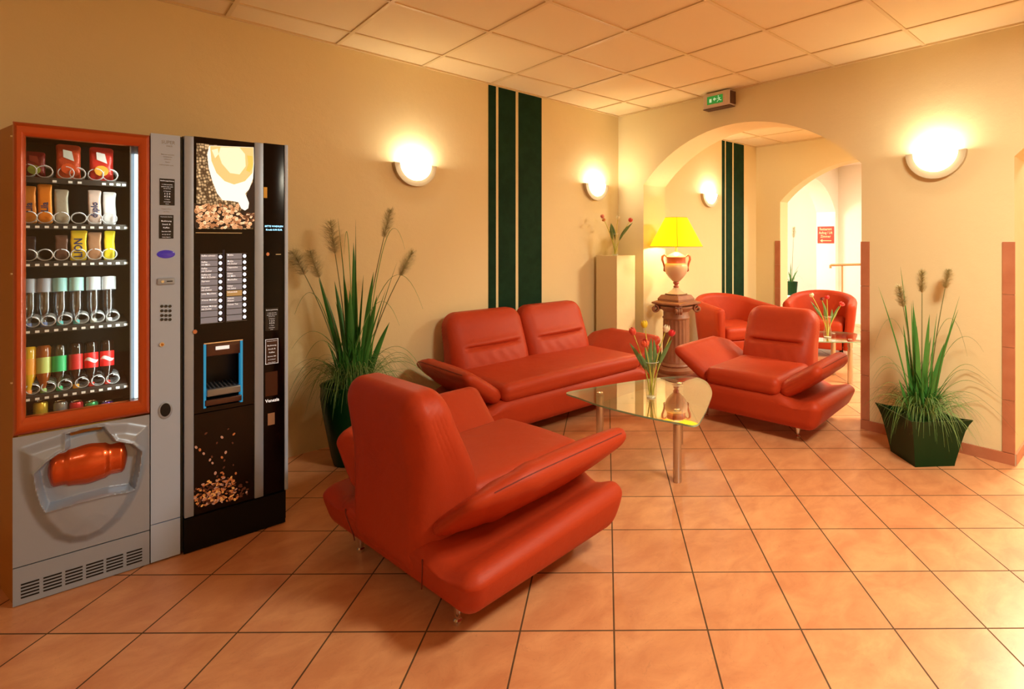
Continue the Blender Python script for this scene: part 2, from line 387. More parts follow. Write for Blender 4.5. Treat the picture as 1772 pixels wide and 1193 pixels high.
# ---------------------------------------------------------------- leather seating
def ease(a, b, x):
    t = max(0, min(1, (x - a) / (b - a))); return t * t * (3 - 2 * t)
def make_seat(name, label, loc, rz, hw, nb):
    """hw: half width of the seat; nb back cushions; local -y is the front"""
    t = thing(name, label, 'armchair' if nb == 1 else 'sofa', loc, rz)
    bw = hw + 0.275; n = 12 if nb == 1 else 20
    def basefn(x, y, z):
        # narrower towards the floor, dished on the wings, rolled outer edge
        k = (z + 0.105) / 0.21; sc = 1 - 0.07 * (1 - ease(0, 0.75, k)) / (bw / 0.56)
        ax = abs(x)
        if z > 0.03 and ax > hw:
            q = (ax - hw) / 0.275
            z -= (0.046 * math.exp(-((q - 0.38) / 0.28) ** 2) + 0.014 * ease(0.1, 1, q)) * ease(0.02, 0.09, z)
            z -= 0.02 * ease(0.0, 0.5, 0.5 + y / 0.9 * -1 + 0.0) * 0
        yy = y * (0.95 + 0.05 * ease(0, 0.8, k))
        z += 0.022 * (-y / 0.43) * ease(-0.05, 0.1, z)
        return (math.copysign(max(0, ax - (1 - sc) * bw), x), yy, z)
    MB().rbox((0, 0, 0.208), (bw, 0.43, 0.107), 0.066, n + 6, basefn).build('base', M_LEATHER, t, smooth=60)
    for sx in (-1, 1):
        MB().tube([(lambda q: (q[0], q[1] + 0.0005, q[2] + 0.208))(basefn(sx * hw, 0.43, -0.085 + 0.15 * i / 8)) for i in range(9)], 0.0028, 5).build('rear_seam', M_SEAM, t)
    # seat cushion
    def seatfn(x, y, z):
        z += 0.012 * math.cos(min(1, abs(x) / hw) * 1.4) * (1 if z > 0 else 0)
        if y < -0.2: z += -0.01 * ease(-0.2, -0.33, y) * 0
        return (x, y, z)
    MB().rbox((0, -0.115, 0.372), (hw - 0.004, 0.325, 0.062), 0.052, n + 4, seatfn).build('seat_cushion', M_LEATHER, t, smooth=60)
    # back cushions
    w = hw / nb
    for k in range(nb):
        cx = -hw + w * (2 * k + 1)
        def backfn(x, y, z, w=w):
            kz = (z + 0.36) / 0.72                      # 0 bottom .. 1 top
            front = y < 0
            th = 0.150 - 0.060 * ease(0.25, 1.0, kz)
            yn = y / 0.15 * th
            yc = 0.43 - 0.15 + (0.150 - th)               # rear face stays flush
            yy = yc + yn + 0.035 * ease(0.5, 1, kz)
            if front:
                yy -= 0.022 * math.cos(min(1, abs(x) / w) * 1.5) * math.sin(max(0, min(1, kz)) * math.pi) 
                # stitched crease across the middle and small folds under it
                wx = ease(0.80 * w, 0.62 * w, abs(x))
                zc = 0.100 + 0.02 * x
                yy += wx * 0.026 * math.exp(-((z - zc) / 0.012) ** 2)
                yy -= wx * 0.008 * math.exp(-((z - zc - 0.03) / 0.022) ** 2)
                yy += 0.0022 * wx * math.sin(x * 60 + z * 30) * math.exp(-((z - 0.03) / 0.05) ** 2)
            # puckers on the top corners
            c = math.exp(-((abs(x) - w) / 0.035) ** 2) * math.exp(-((z - 0.20) / 0.09) ** 2)
            xx = x * (1.02 - 0.03 * ease(0.35, 1.0, kz)) + math.copysign(0.006 * math.sin(z * 115 + y * 60), x) * c
            return (xx, yy, z)
        MB().rbox((cx, 0, 0.475), (w - 0.003, 0.15, 0.36), 0.108, 40, backfn).build('back_cushion', M_LEATHER, t, smooth=70)
    # flared arm cushions
    for sx in (-1, 1):
        def armfn(x, y, z):
            # x: thickness, z: across (low edge -> high edge), y: fore-aft
            kz = (z + 0.19) / 0.38
            # rear end of the high edge sweeps down; thinner toward the high edge
            drop = ease(0.15, 0.42, y) * 0.07 * ease(0.2, 1, kz)
            zz = z - drop
            xx = x * (1.0 - 0.20 * ease(0.3, 1, kz)) * (1 - 0.50 * ease(0.12, 0.42, y)) * (1 - 0.22 * ease(-0.15, -0.42, y))
            # piping line and tiny puckers
            pk = math.exp(-((y - 0.18) / 0.10) ** 2) * 0.0035 * math.sin(y * 130 + z * 20)
            if abs(x) > 0.03: xx += pk * (1 if x > 0 else -1)
            yy = y + 0.05 * (kz - 0.5) * -1 * (1 if y < 0 else 0.3)
            return (xx, yy, zz)
        a = R(53)          # tilt outwards
        rot = Matrix.Rotation(sx * a, 3, 'Y')
        c = (sx * (hw + 0.128), -0.015, 0.432)
        MB().rbox(c, (0.066, 0.405, 0.185), 0.060, 20, armfn, rot=rot).build('armrest', M_LEATHER, t, smooth=70)
        sb = MB()
        pts = []
        for i in range(25):
            y = -0.34 + 0.66 * i / 24
            p = Vector(armfn(0.0, y, 0.185)); q = rot @ (p + Vector((0, 0, 0.0005))) + Vector(c); pts.append(q)
        sb.tube(pts, 0.0022, 5); sb.build('piping', M_SEAM, t)
    fx = hw + 0.07
    for (x, y) in ((-fx, 0.33), (fx, 0.33), (-fx, -0.27), (fx, -0.27)):
        MB().lathe([(0.013, 0), (0.016, 0.003), (0.016, 0.016), (0.010, 0.022), (0.012, 0.03), (0.020, 0.085), (0.024, 0.115), (0.024, 0.125)], 18, (x, y, 0)).build('foot', M_CHROME, t, smooth=40)
    return t
def cam2w(x, y): return (x * CY + y * SY, -x * SY + y * CY)
# chair in front: faces (0.627,0.779) in camera axes
def facing(fx, fy):            # local -y -> world direction
    wx, wy = cam2w(fx, fy); return math.atan2(wy, wx) + math.pi / 2
c3 = cam2w(-0.633, 2.450); c2 = cam2w(1.212, 4.248)
make_seat('leather_armchair', 'orange red leather armchair in the foreground seen from behind', (*c3, 0), facing(0.627, 0.779), 0.292, 1)
make_seat('leather_armchair', 'orange red leather armchair facing the viewer beside the glass table and arch', (*c2, 0), facing(-0.64, -0.768), 0.295, 1)
make_seat('leather_sofa', 'orange red leather two seat sofa against the wall below the green stripes', (2.66, 3.50, 0), R(1.5), 0.69, 2)

def make_tub(label, loc, rz):
    t = thing('tub_chair', label, 'armchair', loc, rz, 'tub chairs in the room beyond the arch')
    path = []
    for i in range(7): path.append((-0.36 - 0.0, -0.36 + 0.40 * i / 6, 0.655 + 0.025 * i / 6))
    for i in range(1, 20):
        a = math.pi * i / 20; path.append((-0.36 * math.cos(a), 0.04 + 0.34 * math.sin(a), 0.68 + 0.065 * math.sin(a) ** 1.2))
    for i in range(7): path.append((0.36, 0.04 - 0.40 * i / 6, 0.68 - 0.025 * i / 6))
    sec = []
    N = 14
    for i, (x, y, h) in enumerate(path):
        a = Vector(path[min(i + 1, len(path) - 1)][:2]) - Vector(path[max(i - 1, 0)][:2]); a.normalize()
        nx, ny = -a.y, a.x
        ring = []
        th = 0.052
        pr = [(-th * 0.9, 0.10), (-th, 0.25), (-th, 0.42), (-th, h - 0.05), (-th * 0.75, h - 0.018), (-th * 0.35, h), (th * 0.35, h), (th * 0.8, h - 0.016), (th, h - 0.05), (th, 0.42), (th, 0.25), (th * 0.9, 0.10)]
        for (o, z) in pr:
            tp = 0.86 + 0.14 * ease(0.05, h, z)
            ring.append(((x - nx * o) * tp, (y - ny * o) * tp, z))
        sec.append(ring)
    def shrink(r, dy, k):
        cx = sum(p[0] for p in r) / len(r); zz = sum(p[2] for p in r) / len(r)
        return [(cx + (p[0] - cx) * k, p[1] + dy, p[2] - (0.02 * (1 - k) * 2 if p[2] > zz else 0)) for p in r]
    sec = [shrink(sec[0], -0.035, 0.45), shrink(sec[0], -0.028, 0.75)] + sec + [shrink(sec[-1], -0.028, 0.75), shrink(sec[-1], -0.035, 0.45)]
    vs = [p for r in sec for p in r]; K = len(sec[0]); fs = []
    for i in range(len(sec) - 1):
        for k in range(K): fs.append((i * K + k, i * K + (k + 1) % K, (i + 1) * K + (k + 1) % K, (i + 1) * K + k))
    fs += [tuple(range(K)), tuple(range((len(sec) - 1) * K, len(sec) * K))]
    MB().add(vs, fs).build('shell', M_LEATHER, t, smooth=50)
    MB().rbox((0, -0.06, 0.36), (0.275, 0.30, 0.075), 0.05, 10).build('seat_cushion', M_LEATHER, t, smooth=60)
    MB().rbox((0, -0.05, 0.19), (0.262, 0.28, 0.095), 0.02, 6).build('front_panel', M_LEATHER, t, smooth=60)
    for (x, y) in ((-0.25, -0.27), (0.25, -0.27), (-0.2, 0.25), (0.2, 0.25)):
        MB().lathe([(0.016, 0), (0.022, 0.10), (0.022, 0.12)], 12, (x, y, 0)).build('foot', M_BLACKM, t, smooth=40)
    return t
make_tub('orange red tub chair by the side wall, behind the stone column', (5.42, 3.55, 0), facing(0.34, -0.94))
make_tub('orange red tub chair standing in the far archway behind the second glass table', (6.60, 3.00, 0), facing(-0.45, -0.89))

# ---------------------------------------------------------------- glass tables
def make_table(label, loc, rz, outline, legs, zt=0.415):
    t = thing('glass_table', label, 'coffee table', loc, rz)
    n = len(outline); pts = []
    for i in range(n):                         # closed Catmull-Rom through the outline
        p0, p1, p2, p3 = [Vector(outline[(i + k - 1) % n]) for k in range(4)]
        for j in range(8):
            u = j / 8; pts.append(0.5 * ((2 * p1) + (p2 - p0) * u + (2 * p0 - 5 * p1 + 4 * p2 - p3) * u * u + (3 * p1 - p0 - 3 * p2 + p3) * u ** 3))
    poly = [(p.x, p.y) for p in pts]
    mb = MB(); mb.prism(poly, lambda x, y, q: (x, y, q), zt - 0.010, zt)
    K = len(poly); fs_side = len(mb.f) - K
    for i in range(fs_side, len(mb.f)): mb.m[i] = 1
    top = mb.build('glass_top', [M_GLASST, M_GLASSEDGE], t)
    for (x, y) in legs:
        lg = MB().lathe([(0.022, 0), (0.024, 0.003), (0.024, 0.335), (0.018, 0.338), (0.018, 0.350), (0.026, 0.352), (0.026, zt - 0.014), (0.026, zt - 0.0105)], 24, (x, y, 0)).build('leg', M_BRUSHED, t, smooth=40)
        MB().lathe([(0.021, zt + 0.0005), (0.021, zt + 0.003), (0.012, zt + 0.006), (0, zt + 0.0065)], 24, (x, y, 0)).build('bolt_cap', M_CHROME, lg, smooth=40)
    return t
tc_ = unproj(1130, 680, 0.415)
def tl(px, py): p = unproj(px, py, 0.415); return (p[0] - tc_[0], p[1] - tc_[1])
outl = [tl(980, 681), tl(1000, 688), tl(1040, 702), (tl(1110, 719.5)), tl(1170, 731), tl(1203, 736), tl(1216, 722), tl(1228, 696), tl(1232, 677), tl(1220, 659), tl(1195, 652), tl(1150, 653), tl(1090, 660.5), tl(1030, 670), tl(992, 676.5)]
make_table('three legged glass coffee table between the sofa and armchairs', (tc_[0], tc_[1], 0), 0, outl, [tl(1038, 680), tl(1172, 710), tl(1176, 664)])
tb = (5.30, 2.30)
def tl2(x, y): p = cam2w(x, y); return (p[0], p[1])
outl2 = [tl2(-0.36, 0.20), tl2(-0.42, 0.0), tl2(-0.30, -0.16), tl2(0.0, -0.20), tl2(0.26, -0.19), tl2(0.40, -0.12), tl2(0.42, 0.1), tl2(0.28, 0.34), tl2(0.0, 0.40), tl2(-0.25, 0.34)]
make_table('second glass table in the next room, partly hidden by the armchair and arch', (tb[0], tb[1], 0), 0, outl2, [tl2(0.14, -0.09), tl2(0.12, 0.26), tl2(-0.28, 0.12)], 0.43)

# ---------------------------------------------------------------- vases and tulips
def petal_head(mb, c, axis, r, h):
    ax = Vector(axis).normalized(); ux = ax.orthogonal().normalized(); uy = ax.cross(ux)
    for k in range(6):
        a = 2 * math.pi * k / 6; inner = k % 2
        o = []; fs = []
        nu, nv = 6, 7
        for i in range(nv):
            t = i / (nv - 1); rr = r * (0.25 + 0.95 * math.sin(math.pi * (0.08 + 0.80 * t)) ** 0.8) * (0.9 if inner else 1.0)
            wd = 0.62 * math.sin(math.pi * min(0.999, 0.12 + 0.86 * t)) ** 0.6
            for j in range(nu):
                b = a + (j / (nu - 1) - 0.5) * 2 * wd
                p = Vector(c) + ax * (h * t * (1 - 0.06 * abs(j - 2.5) / 2.5 * t)) + (ux * math.cos(b) + uy * math.sin(b)) * rr
                o.append(p)
        for i in range(nv - 1):
            for j in range(nu - 1): fs.append((i * nu + j, i * nu + j + 1, (i + 1) * nu + j + 1, (i + 1) * nu + j))
        mb.add(o, fs)
def make_tulip(label, base, tip, col, leaves, grp, r=0.016, h=0.042, bend=0.03):
    t = thing('tulip', label, 'flower', base, 0, grp)
    B = Vector((0, 0, 0)); T = Vector(tip) - Vector(base)
    pts = []
    for i in range(11):
        u = i / 10; p = Vector((T.x * u ** 1.5, T.y * u ** 1.5, T.z * (u if True else 0))) ; pts.append(p)
    MB().tube(pts, [0.0045] * 4 + [0.0032] * 7, 6).build('stem', M_STEM, t, smooth=60)
    ax = (pts[-1] - pts[-2]).normalized()
    mb = MB(); petal_head(mb, pts[-1], ax, r, h)
    nm = 'petal_%d_%d_%d' % tuple(int(c * 99) for c in col)
    mb.build('flower_head', mat(nm, col, 0.5, sheen=0.2), t, smooth=60)
    rnd = random.Random(label)
    for k in range(leaves):
        a = rnd.random() * 6.28; u0 = 0.42 + 0.10 * k; p0 = pts[int(u0 * 10)]
        d = Vector((T.x * 0.5 + 0.035 * math.cos(a), T.y * 0.5 + 0.035 * math.sin(a), T.z * 0.5))
        q = [p0 + d * (s / 7) + Vector((0.02 * math.cos(a), 0.02 * math.sin(a), -0.01)) * (s / 7) ** 2 for s in range(8)]
        w = [0.006, 0.016, 0.024, 0.027, 0.025, 0.02, 0.012, 0.001]
        MB().blade(q, w, side=(math.cos(YAW) , -math.sin(YAW), 0.2)).build('leaf', M_LEAF, t, smooth=60)
    return t
def make_vase(label, loc, prof_out, water):
    t = thing('glass_vase', label, 'vase', loc)
    inner = [(max(0.002, r - 0.003), z + (0.004 if i == 0 else 0)) for i, (r, z) in enumerate(prof_out)]
    mb = MB(); mb.lathe(prof_out, 28, cap=True); mb.f = [f for f in mb.f if len(f) < 20 or True]
    # open top: drop the top cap
    mb.f = mb.f[:-1]; mb.m = mb.m[:-1]
    mb.build('vase_body', M_GLASSV, t, smooth=50)
    rr_, zz_ = prof_out[-1]
    MB().tube([(rr_ * math.cos(2 * math.pi * k / 28), rr_ * math.sin(2 * math.pi * k / 28), zz_) for k in range(29)], 0.0016, 6, cap=False).build('rim', M_GLASSRIM, t, smooth=60)
    MB().lathe([(0, 0.001), (prof_out[0][0] * 0.92, 0.001), (prof_out[0][0] * 0.92, 0.007), (0, 0.012)], 24, cap=False).build('glass_foot', M_GLASSRIM, t, smooth=40)
    return t
cyl = [(0.030, 0), (0.032, 0.004), (0.034, 0.05), (0.037, 0.12), (0.042, 0.18), (0.047, 0.225)]
v1 = unproj(1127, 688, 0.4155)
make_vase('straight clear glass vase of tulips on the front glass table', v1, cyl, 0.16)
def at_depth(px, py, d):
    x = (px - PX0) / FP * d; w = cam2w(x, d); return (w[0], w[1], CAMH + (PY0 - py) / FP * d)
G1 = 'tulips in the vase on the front glass table'
D1 = 3.36
RED, ORG, YEL, WHT, CRM, PNK = (0.72, 0.015, 0.02), (0.80, 0.10, 0.03), (0.85, 0.62, 0.02), (0.85, 0.72, 0.50), (0.85, 0.70, 0.42), (0.72, 0.22, 0.16)
def tul(lbl, vb, dx, dy, tip, col, lv, grp, r=0.016, h=0.042):
    make_tulip(lbl, (vb[0] + dx, vb[1] + dy, vb[2] + 0.015), tip, col, lv, grp, r, h)
tul('orange red tulip leaning furthest left in the front table vase', v1, -0.008, 0.006, at_depth(1097, 580, D1), (0.80, 0.07, 0.03), 1, G1, 0.019, 0.052)
tul('bright yellow tulip standing upright in the front table vase', v1, 0.0, -0.008, at_depth(1116, 568, D1 + 0.05), YEL, 1, G1, 0.019, 0.052)
tul('open orange tulip lowest in the front table vase', v1, 0.006, 0.0, at_depth(1117, 600, D1 - 0.05), ORG, 2, G1, 0.023, 0.048)
tul('cream white tulip at the right of the front table vase', v1, 0.009, 0.008, at_depth(1151, 575, D1), WHT, 1, G1, 0.019, 0.050)
tul('crimson tulip behind the white one in the front table vase', v1, 0.010, -0.006, at_depth(1160, 582, D1 + 0.04), RED, 2, G1, 0.019, 0.045)
tul('dark red tulip half hidden among leaves in the front table vase', v1, 0.002, 0.010, at_depth(1136, 612, D1 + 0.06), (0.62, 0.03, 0.02), 1, G1, 0.022, 0.055)
# plinth vase
plx, ply, plz = 3.865, 3.895, 1.245
v2 = (3.83, 3.87, plz + 0.0005)
flare = [(0.034, 0), (0.034, 0.004), (0.026, 0.06), (0.024, 0.11), (0.030, 0.17), (0.038, 0.215)]
make_vase('clear glass vase of tulips on the white corner plinth', v2, flare, 0.10)
G2 = 'tulips in the vase on the corner plinth'; D2 = 5.42
tul('pink tulip at the upper left of the corner vase', v2, -0.006, 0, at_depth(1044, 378, D2), PNK, 1, G2, 0.017, 0.045)
tul('orange tulip below the pink one in the corner vase', v2, 0.0, -0.006, at_depth(1046, 383, D2 - 0.05), (0.75, 0.30, 0.08), 1, G2, 0.017, 0.03)
tul('pale yellow tulip in the middle of the corner vase', v2, 0.0, 0.006, at_depth(1069, 380, D2), (0.85, 0.75, 0.42), 1, G2, 0.016, 0.04)
tul('red tulip at the right of the corner vase', v2, 0.006, 0, at_depth(1089, 384, D2), (0.70, 0.07, 0.03), 2, G2, 0.020, 0.045)
# next room vase
waist = [(0.036, 0), (0.040, 0.02), (0.038, 0.06), (0.026, 0.12), (0.024, 0.145), (0.032, 0.19), (0.036, 0.205)]
d3 = 0.97 * FP / (584 - PY0); v3 = (*cam2w((1432 - PX0) / FP * d3, d3), 0.4305)
make_vase('waisted glass vase of tulips on the second glass table', v3, waist, 0.13)
G3 = 'tulips in the vase in the next room'; D3 = d3
tul('white tulip leaning left in the vase in the next room', v3, -0.006, 0, at_depth(1406, 514, D3), WHT, 1, G3, 0.020, 0.042)
tul('dark maroon tulip in the vase in the next room', v3, 0, 0.006, at_depth(1423, 520, D3), (0.20, 0.02, 0.015), 1, G3, 0.018, 0.03)
tul('bright red tulip standing tallest in the vase in the next room', v3, 0.0, -0.006, at_depth(1431, 518, D3), RED, 2, G3, 0.020, 0.04)
tul('scarlet tulip leaning right in the vase in the next room', v3, 0.006, 0, at_depth(1455, 529, D3), (0.75, 0.04, 0.03), 2, G3, 0.024, 0.04)

# plinth in the corner
pl = MB(); pl.prism([(3.735, 3.75), (3.995, 3.75), (3.995, 4.05), (3.735, 4.05)], lambda x, y, t: (x, y, t), 0, plz)
tag(pl.build('corner_plinth', M_WALL), 'tall cream plinth in the corner carrying a vase of tulips', 'pedestal')

# ---------------------------------------------------------------- column and lamp
cl = cam2w((1170 - PX0) / FP * 5.48, 5.48)
col_t = thing('stone_column', 'brown fluted column with scrolled capital standing in the archway', 'column', (*cl, 0), R(0))
MB().lathe([(0.195, 0), (0.20, 0.015), (0.20, 0.05), (0.185, 0.06), (0.175, 0.065), (0.185, 0.085), (0.185, 0.105), (0.165, 0.12), (0.150, 0.13), (0.158, 0.145), (0.150, 0.16), (0.142, 0.165)], 40).build('base', M_STONE, col_t, smooth=40)
def flute(r, z, a): return r * (1 - 0.045 * (abs(math.sin(a * 10)) if 0.19 < z < 0.60 else 0))
MB().lathe([(0.140, 0.165), (0.138, 0.185), (0.138, 0.195), (0.136, 0.35), (0.134, 0.50), (0.131, 0.595), (0.131, 0.605), (0.139, 0.612), (0.139, 0.622), (0.130, 0.628), (0.130, 0.70)], 120, fn=flute).build('shaft', M_STONE, col_t, smooth=60)
cap = MB()
cap.lathe([(0.130, 0.68), (0.150, 0.70), (0.165, 0.72), (0.165, 0.735)], 40)
# square abacus turned so a corner faces the viewer
ang = YAW * -1 + R(45)
def sq(r, z0, z1, mb, r2=None):
    r2 = r2 or r; v = []
    for (rr, z) in ((r, z0), (r2, z1)):
        for k in range(4):
            a = ang + R(45) + k * math.pi / 2; v.append((rr * math.cos(a), rr * math.sin(a), z))
    mb.add(v, [(0, 1, 2, 3), (4, 5, 6, 7)] + [(k, (k + 1) % 4, (k + 1) % 4 + 4, k + 4) for k in range(4)])
sq(0.21, 0.745, 0.757, cap, 0.245); sq(0.25, 0.757, 0.772, cap); sq(0.25, 0.772, 0.786, cap, 0.20)
sq(0.185, 0.70, 0.748, cap)
cap.build('capital', M_STONE, col_t, smooth=35)
for k in range(4):
    a = ang + R(45) + k * math.pi / 2
    c = Vector((0.215 * math.cos(a), 0.215 * math.sin(a), 0.705))
    rad = Vector((math.cos(a), math.sin(a), 0)); tan = Vector((-math.sin(a), math.cos(a), 0))
    vb = MB()
    pts = []
    for i in range(40):
        th = i / 39 * 4.6 * math.pi / 2 + math.pi / 2; rr = 0.040 * (1 - 0.8 * i / 39)
        pts.append(c + rad * (rr * math.cos(th)) + Vector((0, 0, rr * math.sin(th))))
    for s_ in (-0.022, 0.0, 0.022): vb.tube([p + tan * s_ for p in pts], 0.0125, 6)
    vb.tube([c - rad * 0.0 + Vector((0, 0, 0.034)), c - rad * 0.06 + Vector((0, 0, 0.026)), c - rad * 0.13 + Vector((0, 0, 0.02))], [0.016, 0.02, 0.014], 8)
    vb.build('scroll', M_STONE, col_t, smooth=60)
# table lamp
lz = 0.7865
lamp = thing('table_lamp', 'urn shaped table lamp with yellow conical shade on the column', 'lamp', (*cl, lz))
fb = MB(); sq(0.165, 0.0, 0.018, fb); sq(0.165, 0.018, 0.05, fb, 0.135); sq(0.10, 0.05, 0.062, fb); 
fb.build('foot', M_STONE, lamp, smooth=30)
MB().lathe([(0.085, 0.062), (0.075, 0.068), (0.045, 0.09), (0.030, 0.108), (0.022, 0.115)], 32).build('foot_cone', M_URN, lamp, smooth=60)
MB().lathe([(0.016, 0.112), (0.024, 0.118), (0.024, 0.128), (0.016, 0.134), (0.016, 0.142), (0.026, 0.150), (0.028, 0.160), (0.020, 0.170)], 28).build('stem_knop', M_URNRED, lamp, smooth=60)
MB().lathe([(0.018, 0.165), (0.035, 0.175), (0.065, 0.205), (0.090, 0.240), (0.101, 0.270), (0.104, 0.295), (0.100, 0.320), (0.092, 0.332)], 40).build('urn_body', M_URN, lamp, smooth=60)
MB().lathe([(0.084, 0.330), (0.086, 0.334), (0.084, 0.340), (0.083, 0.375), (0.087, 0.382), (0.087, 0.388)], 40).build('band', M_URNRED, lamp, smooth=40)
MB().lathe([(0.088, 0.388), (0.085, 0.394), (0.055, 0.412), (0.030, 0.426), (0.014, 0.432), (0.012, 0.47), (0.012, 0.545)], 32).build('lid', M_URN, lamp, smooth=60)
for sg in (-1, 1):
    hx, hy = cam2w(sg, 0)
    P_ = [(0.085, 0.39), (0.105, 0.405), (0.122, 0.392), (0.124, 0.365), (0.112, 0.33), (0.104, 0.295), (0.108, 0.265), (0.098, 0.258)]
    MB().tube([(hx * a, hy * a, b) for a, b in P_], [0.007, 0.009, 0.010, 0.010, 0.009, 0.008, 0.008, 0.006], 8).build('handle', M_URNRED, lamp, smooth=60)
for o_ in [x for x in bpy.data.objects if x.parent == lamp]: o_.scale = (1.14, 1.14, 1.14)
def shade_mat():
    m = bpy.data.materials.new('yellow_shade'); nt, N, L = nodes_of(m); b = N['Principled BSDF']
    b.inputs['Base Color'].default_value = (0.85, 0.62, 0.02, 1); b.inputs['Roughness'].default_value = 0.8
    b.inputs['Emission Color'].default_value = (1.0, 0.66, 0.0, 1); b.inputs['Emission Strength'].default_value = 0.75
    tr = N.new('ShaderNodeBsdfTranslucent'); tr.inputs['Color'].default_value = (0.9, 0.62, 0.03, 1)
    mx = N.new('ShaderNodeMixShader'); mx.inputs[0].default_value = 0.35
    L.new(b.outputs[0], mx.inputs[1]); L.new(tr.outputs[0], mx.inputs[2]); L.new(mx.outputs[0], N['Material Output'].inputs['Surface'])
    return m
SH = shade_mat()
zb, zt_ = 1.335 - lz, 1.628 - lz
mb = MB(); mb.lathe([(0.268, zb), (0.112, zt_)], 64, cap=False); mb.lathe([(0.265, zb), (0.109, zt_)], 64, cap=False)
shd = mb.build('lamp_shade', SH, lamp, smooth=60)
for r_, z_ in ((0.2665, zb), (0.1105, zt_)):
    rim = MB(); rim.tube([(r_ * math.cos(2 * math.pi * k / 64), r_ * math.sin(2 * math.pi * k / 64), z_) for k in range(65)], 0.003, 6, cap=False)
    rim.build('shade_rim', mat('shade_trim', (0.45, 0.28, 0.02), 0.6), shd)
fa = YAW * -1 - math.pi / 2 + R(-4)
seam_ = MB().tube([(0.2695 * math.cos(fa), 0.2695 * math.sin(fa), zb), (0.1135 * math.cos(fa), 0.1135 * math.sin(fa), zt_)], 0.0022, 5)
seam_.build('shade_seam', mat('shade_trim', (0.45, 0.28, 0.02), 0.6), shd)
MB().lathe([(0.0, 0.62), (0.02, 0.625), (0.032, 0.66), (0.03, 0.69), (0.0, 0.715)], 20).build('bulb', glow('lamp_bulb', (1, 0.88, 0.62), 220), lamp, smooth=60)
sp = MB()
for k in range(3):
    a = k * 2.094; sp.tube([(0.0, 0.0, zt_ - 0.03), (0.1145 * math.cos(a) * 0.97, 0.1145 * math.sin(a) * 0.97, zt_ - 0.004)], 0.002, 5)
sp.tube([(0, 0, 0.60), (0, 0, zt_ - 0.028)], 0.003, 6)
sp.build('shade_carrier', M_CHROME, lamp)

# ---------------------------------------------------------------- wall sconces
M_BOWL = glow('sconce_glass', (1.0, 0.92, 0.70), 15)
WARM = (1, 0.92, 0.70)
def light(kind, loc, energy, col=(1, 0.74, 0.44), size=0.1, rot=None, size_y=None, shape=None):
    ld = bpy.data.lights.new('lamp_light', kind); ld.energy = energy; ld.color = col
    if kind == 'AREA':
        ld.size = size
        if size_y: ld.shape = 'RECTANGLE'; ld.size_y = size_y
    else: ld.shadow_soft_size = size
    o = bpy.data.objects.new('lamp_light', ld); COL.objects.link(o); o.location = loc
    if rot: o.rotation_euler = rot
    return o
def make_sconce(label, loc, rz, energy, ring=0.0, s=1.0):
    """local -y points out of the wall; origin at the middle of the flat top edge"""
    t = thing('wall_sconce', label, 'wall light', loc, rz, 'half bowl wall lights')
    def half(r, dep, y0, nn=20, mm=10):
        o = []; fs = []
        for i in range(nn + 1):
            a = math.pi + math.pi * i / nn
            for j in range(mm + 1):
                b = math.pi / 2 * j / mm
                o.append((r * math.cos(a) * math.cos(b), y0 - dep * math.sin(b), r * math.sin(a) * math.cos(b)))
        for i in range(nn):
            for j in range(mm): fs.append((i * (mm + 1) + j, i * (mm + 1) + j + 1, (i + 1) * (mm + 1) + j + 1, (i + 1) * (mm + 1) + j))
        return o, fs
    g_ = MB(); o, f = half(0.122 * s, 0.085 * s, -0.012); g_.add(o, f); o, f = half(0.118 * s, 0.081 * s, -0.012); g_.add(o, f)
    g_.build('glass_bowl', M_BOWL, t, smooth=60)
    # backing ring: crescent flange
    r1, r2 = 0.125 * s, 0.168 * s
    poly = [(r2 * math.cos(math.pi + math.pi * i / 30), r2 * math.sin(math.pi + math.pi * i / 30)) for i in range(31)]
    poly += [(r1 * math.cos(2 * math.pi - math.pi * i / 30), r1 * math.sin(2 * math.pi - math.pi * i / 30)) for i in range(31)]
    MB().prism(poly, lambda x, z, q: (x, q, z), -0.040, 0.0).build('rim', M_CREAMTRIM, t, smooth=30)
    MB().box(-0.05 * s, 0.05 * s, -0.018, 0, -0.11 * s, -0.02 * s).build('back_plate', M_CREAMTRIM, t)
    lp = light('POINT', (0, -0.058 * s, 0.0), energy, WARM, 0.03); lp.parent = t
    return t
rzl = math.atan(0.0602)
for (lb, u) in (('half bowl wall light between the vending machines and the green stripes', u_on_left(716)),
                ('half bowl wall light above the corner vase of tulips', u_on_left(1029))):
    make_sconce(lb, (u, lwv(u) - 0.001, 1.975), rzl, 3.0)
make_sconce('half bowl wall light on the right wall above the square planter', (UR - 0.001, 1.078, 1.995), R(-90), 2.4, s=1.08)
make_sconce('half bowl wall light in the next room beside the green stripes', (5.75, 4.099, 1.99), 0, 3.5)
make_sconce('blazing half bowl wall light in the white passage beyond the arches', (8.62, 5.899, 1.98), 0, 14)

# ---------------------------------------------------------------- exit sign
es = thing('exit_sign', 'green running man emergency exit sign under the ceiling above the arch', 'exit sign', (UR, 2.80, 2.66), R(-90))
MB().rbox((0, -0.045, 0), (0.140, 0.045, 0.068), 0.008, 4).build('housing', M_PLASTIC, es, smooth=40)
MB().box(-0.142, 0.142, -0.088, -0.002, -0.075, -0.069).build('bottom_strip', mat('brown_strip', (0.10, 0.04, 0.015), 0.5), es)
MB().box(0.1405, 0.150, -0.080, -0.005, -0.055, 0.055).build('end_clip', mat('brown_strip', (0.10, 0.04, 0.015), 0.5), es)
gp = MB(); gp.box(-0.095, 0.072, -0.0925, -0.0895, -0.036, 0.036, 0)
F_ = -0.0935
gp.add([(-0.07, F_, -0.02), (-0.045, F_, -0.02), (-0.045, F_, 0.012), (-0.07, F_, 0.012)], [(0, 1, 2, 3)], 1)       # door
